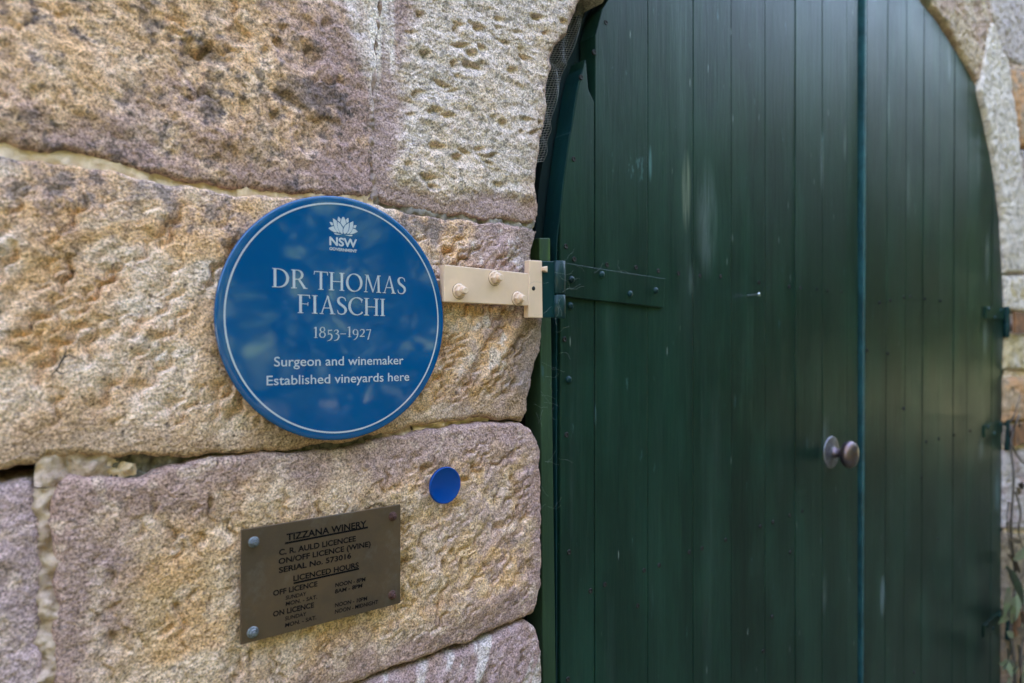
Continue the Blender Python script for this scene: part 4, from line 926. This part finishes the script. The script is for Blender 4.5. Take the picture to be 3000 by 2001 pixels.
for i, (px, py, ln, an) in enumerate(leaves):
    o_ = bpy.data.objects.new('leaf', leaf_dry if (py < 1640 or i % 5 == 4) else leaf_me); C.objects.link(o_); o_.parent = vine
    o_.location = at(px, py, yv-.02-.03*rng.random())-VL; o_.scale = (ln, ln, ln)
    o_.rotation_euler = (PI/2+rng.uniform(-.5, .2), an+rng.uniform(-.2, .2), rng.uniform(-.6, .6))

# ------------------------------------------------------------------ trees mirrored in the plaque, plus a row added to darken the door
BARK = simple('bark', (.15, .11, .08), .95, 0, .5, 8, .02, 12)
CROWN = simple('tree_leaves', (.085, .13, .035), .55, 0, .5, 1.2, c2=(.04, .07, .02))
def crown_mesh(seed, n=7600):
    r = np.random.default_rng(seed); cl = r.normal(size=(46, 3)); cl /= np.linalg.norm(cl, axis=1)[:, None]; cl *= (r.random((46, 1))**.5)*np.array([2.1, 2.1, 1.9])
    c_ = cl[r.integers(0, 46, n)]+r.normal(size=(n, 3))*.42
    u_ = r.normal(size=(n, 3)); u_ /= np.linalg.norm(u_, axis=1)[:, None]; v_ = np.cross(u_, r.normal(size=(n, 3))); v_ /= np.linalg.norm(v_, axis=1)[:, None]
    s_ = r.uniform(.05, .12, (n, 1)); a_ = c_-u_*s_; b_ = c_+v_*s_*.5; d_ = c_+u_*s_; e_ = c_-v_*s_*.5
    V = np.stack([a_, b_, d_, e_], 1).reshape(-1, 3); me_ = bpy.data.meshes.new('crown')
    me_.from_pydata(V.tolist(), [], np.arange(4*n).reshape(-1, 4).tolist()); me_.update(); me_.materials.append(CROWN); return me_
crowns = [crown_mesh(1), crown_mesh(2)]
CROWN.node_tree.nodes['Principled BSDF'].inputs['Specular IOR Level'].default_value = .2
names = ('broad leafy tree across the yard mirrored in the blue plaque', 'leafy tree straight behind the camera across the yard', 'leafy tree behind the camera towards the left end of the wall', 'first tree of the row added to darken the door reflection',
  'second tree of the row added to darken the door reflection', 'third tree of the row added to darken the door reflection', 'fourth tree of the row added to darken the door reflection', 'last tree of the row added to darken the door reflection')
pos = ((2.8, -7.0), (-1.6, -7.4), (-5.8, -6.8), (6.4, -6.2), (9.3, -4.6), (12.4, -4.2), (15.8, -5.4), (19.5, -4.2))
spots = [(*p, 3.5+.35*math.sin(k*1.7)-(.9 if k > 3 else 0), 1.5+.12*math.cos(k*2)+(.15 if k > 3 else 0), names[k]) for k, p in enumerate(pos)]  # crowns enlarged to screen off low sky light
for i, (x_, y_, hh, sc, lab) in enumerate(spots):
    t_ = thing('tree', lab, 'tree', (x_, y_, 0), 'trees across the yard')
    tube('trunk', [(x_, y_, -.05), (x_+.08, y_+.05, hh*.4), (x_-.05, y_, hh*.8), (x_+.15, y_+.1, hh*1.15)], [.20, .16, .12, .05], BARK, t_, 10)
    o_ = bpy.data.objects.new('crown', crowns[i % 2]); C.objects.link(o_); o_.parent = t_; o_.location = (0, 0, hh+.6); o_.scale = (sc, sc, sc); o_.rotation_euler.z = i*1.3
for k in range(11):  # unseen hedge, put in to darken what the door paint mirrors
    x_, y_ = 5.8+k*1.5, -5.6+.5*math.sin(k*1.9)+.16*k
    t_ = thing('shrub', '%s shrub of the unseen dark hedge added across the yard to darken the door reflection, counted from the plaque end' % ('first', 'second', 'third', 'fourth', 'fifth', 'sixth', 'seventh', 'eighth', 'ninth', 'tenth', 'last')[k], 'shrub', (x_, y_, 0), 'added hedge shrubs across the yard')
    tube('stem', [(x_, y_, -.05), (x_+.05, y_, .6), (x_, y_+.05, 1.2)], [.05, .04, .02], BARK, t_, 6)
    o_ = bpy.data.objects.new('foliage', crowns[k % 2]); C.objects.link(o_); o_.parent = t_; o_.location = (0, 0, 1.15); o_.scale = (.62, .62, .55); o_.rotation_euler.z = k*.9
# dense unseen belt of bush, added to block the low sky
bm = bmesh.new(); nx, nz = 120, 14; grid = []
for i in range(nx+1):
    row = []
    tt = i/nx*3-1.5                       # a bend: runs along the yard and closes it at both ends
    for j in range(nz+1):
        if tt < -.5: base = Vector((-22, -15-(-.5-tt)*-22, 0))
        elif tt < .5: base = Vector((-22+(tt+.5)*62, -15, 0))
        else: base = Vector((40, -15+(tt-.5)*13, 0))
        n_ = float(fbm(np.array([i*.35]), np.array([j*.6]), 5, 4)[0])
        out = Vector((0, 1, 0)) if abs(tt) < .5 else Vector((-1 if tt > 0 else 1, 0, 0))
        row.append(bm.verts.new(base+out*(1.6*n_)+Vector((0, 0, -.1+j*.62+(1.2*n_ if j == nz else 0)))))
    grid.append(row)
for i in range(nx):
    for j in range(nz): bm.faces.new((grid[i][j], grid[i+1][j], grid[i+1][j+1], grid[i][j+1]))
fw = bm_obj('sky_block_wood', bm, simple('bushland', (.07, .095, .03), .9, 0, .6, 1.5, .25, 3, c2=(.02, .03, .012), spec=.1)); fw['kind'] = 'stuff'
tag(fw, 'dark belt of bush added behind the trees to block the low sky', 'wood')
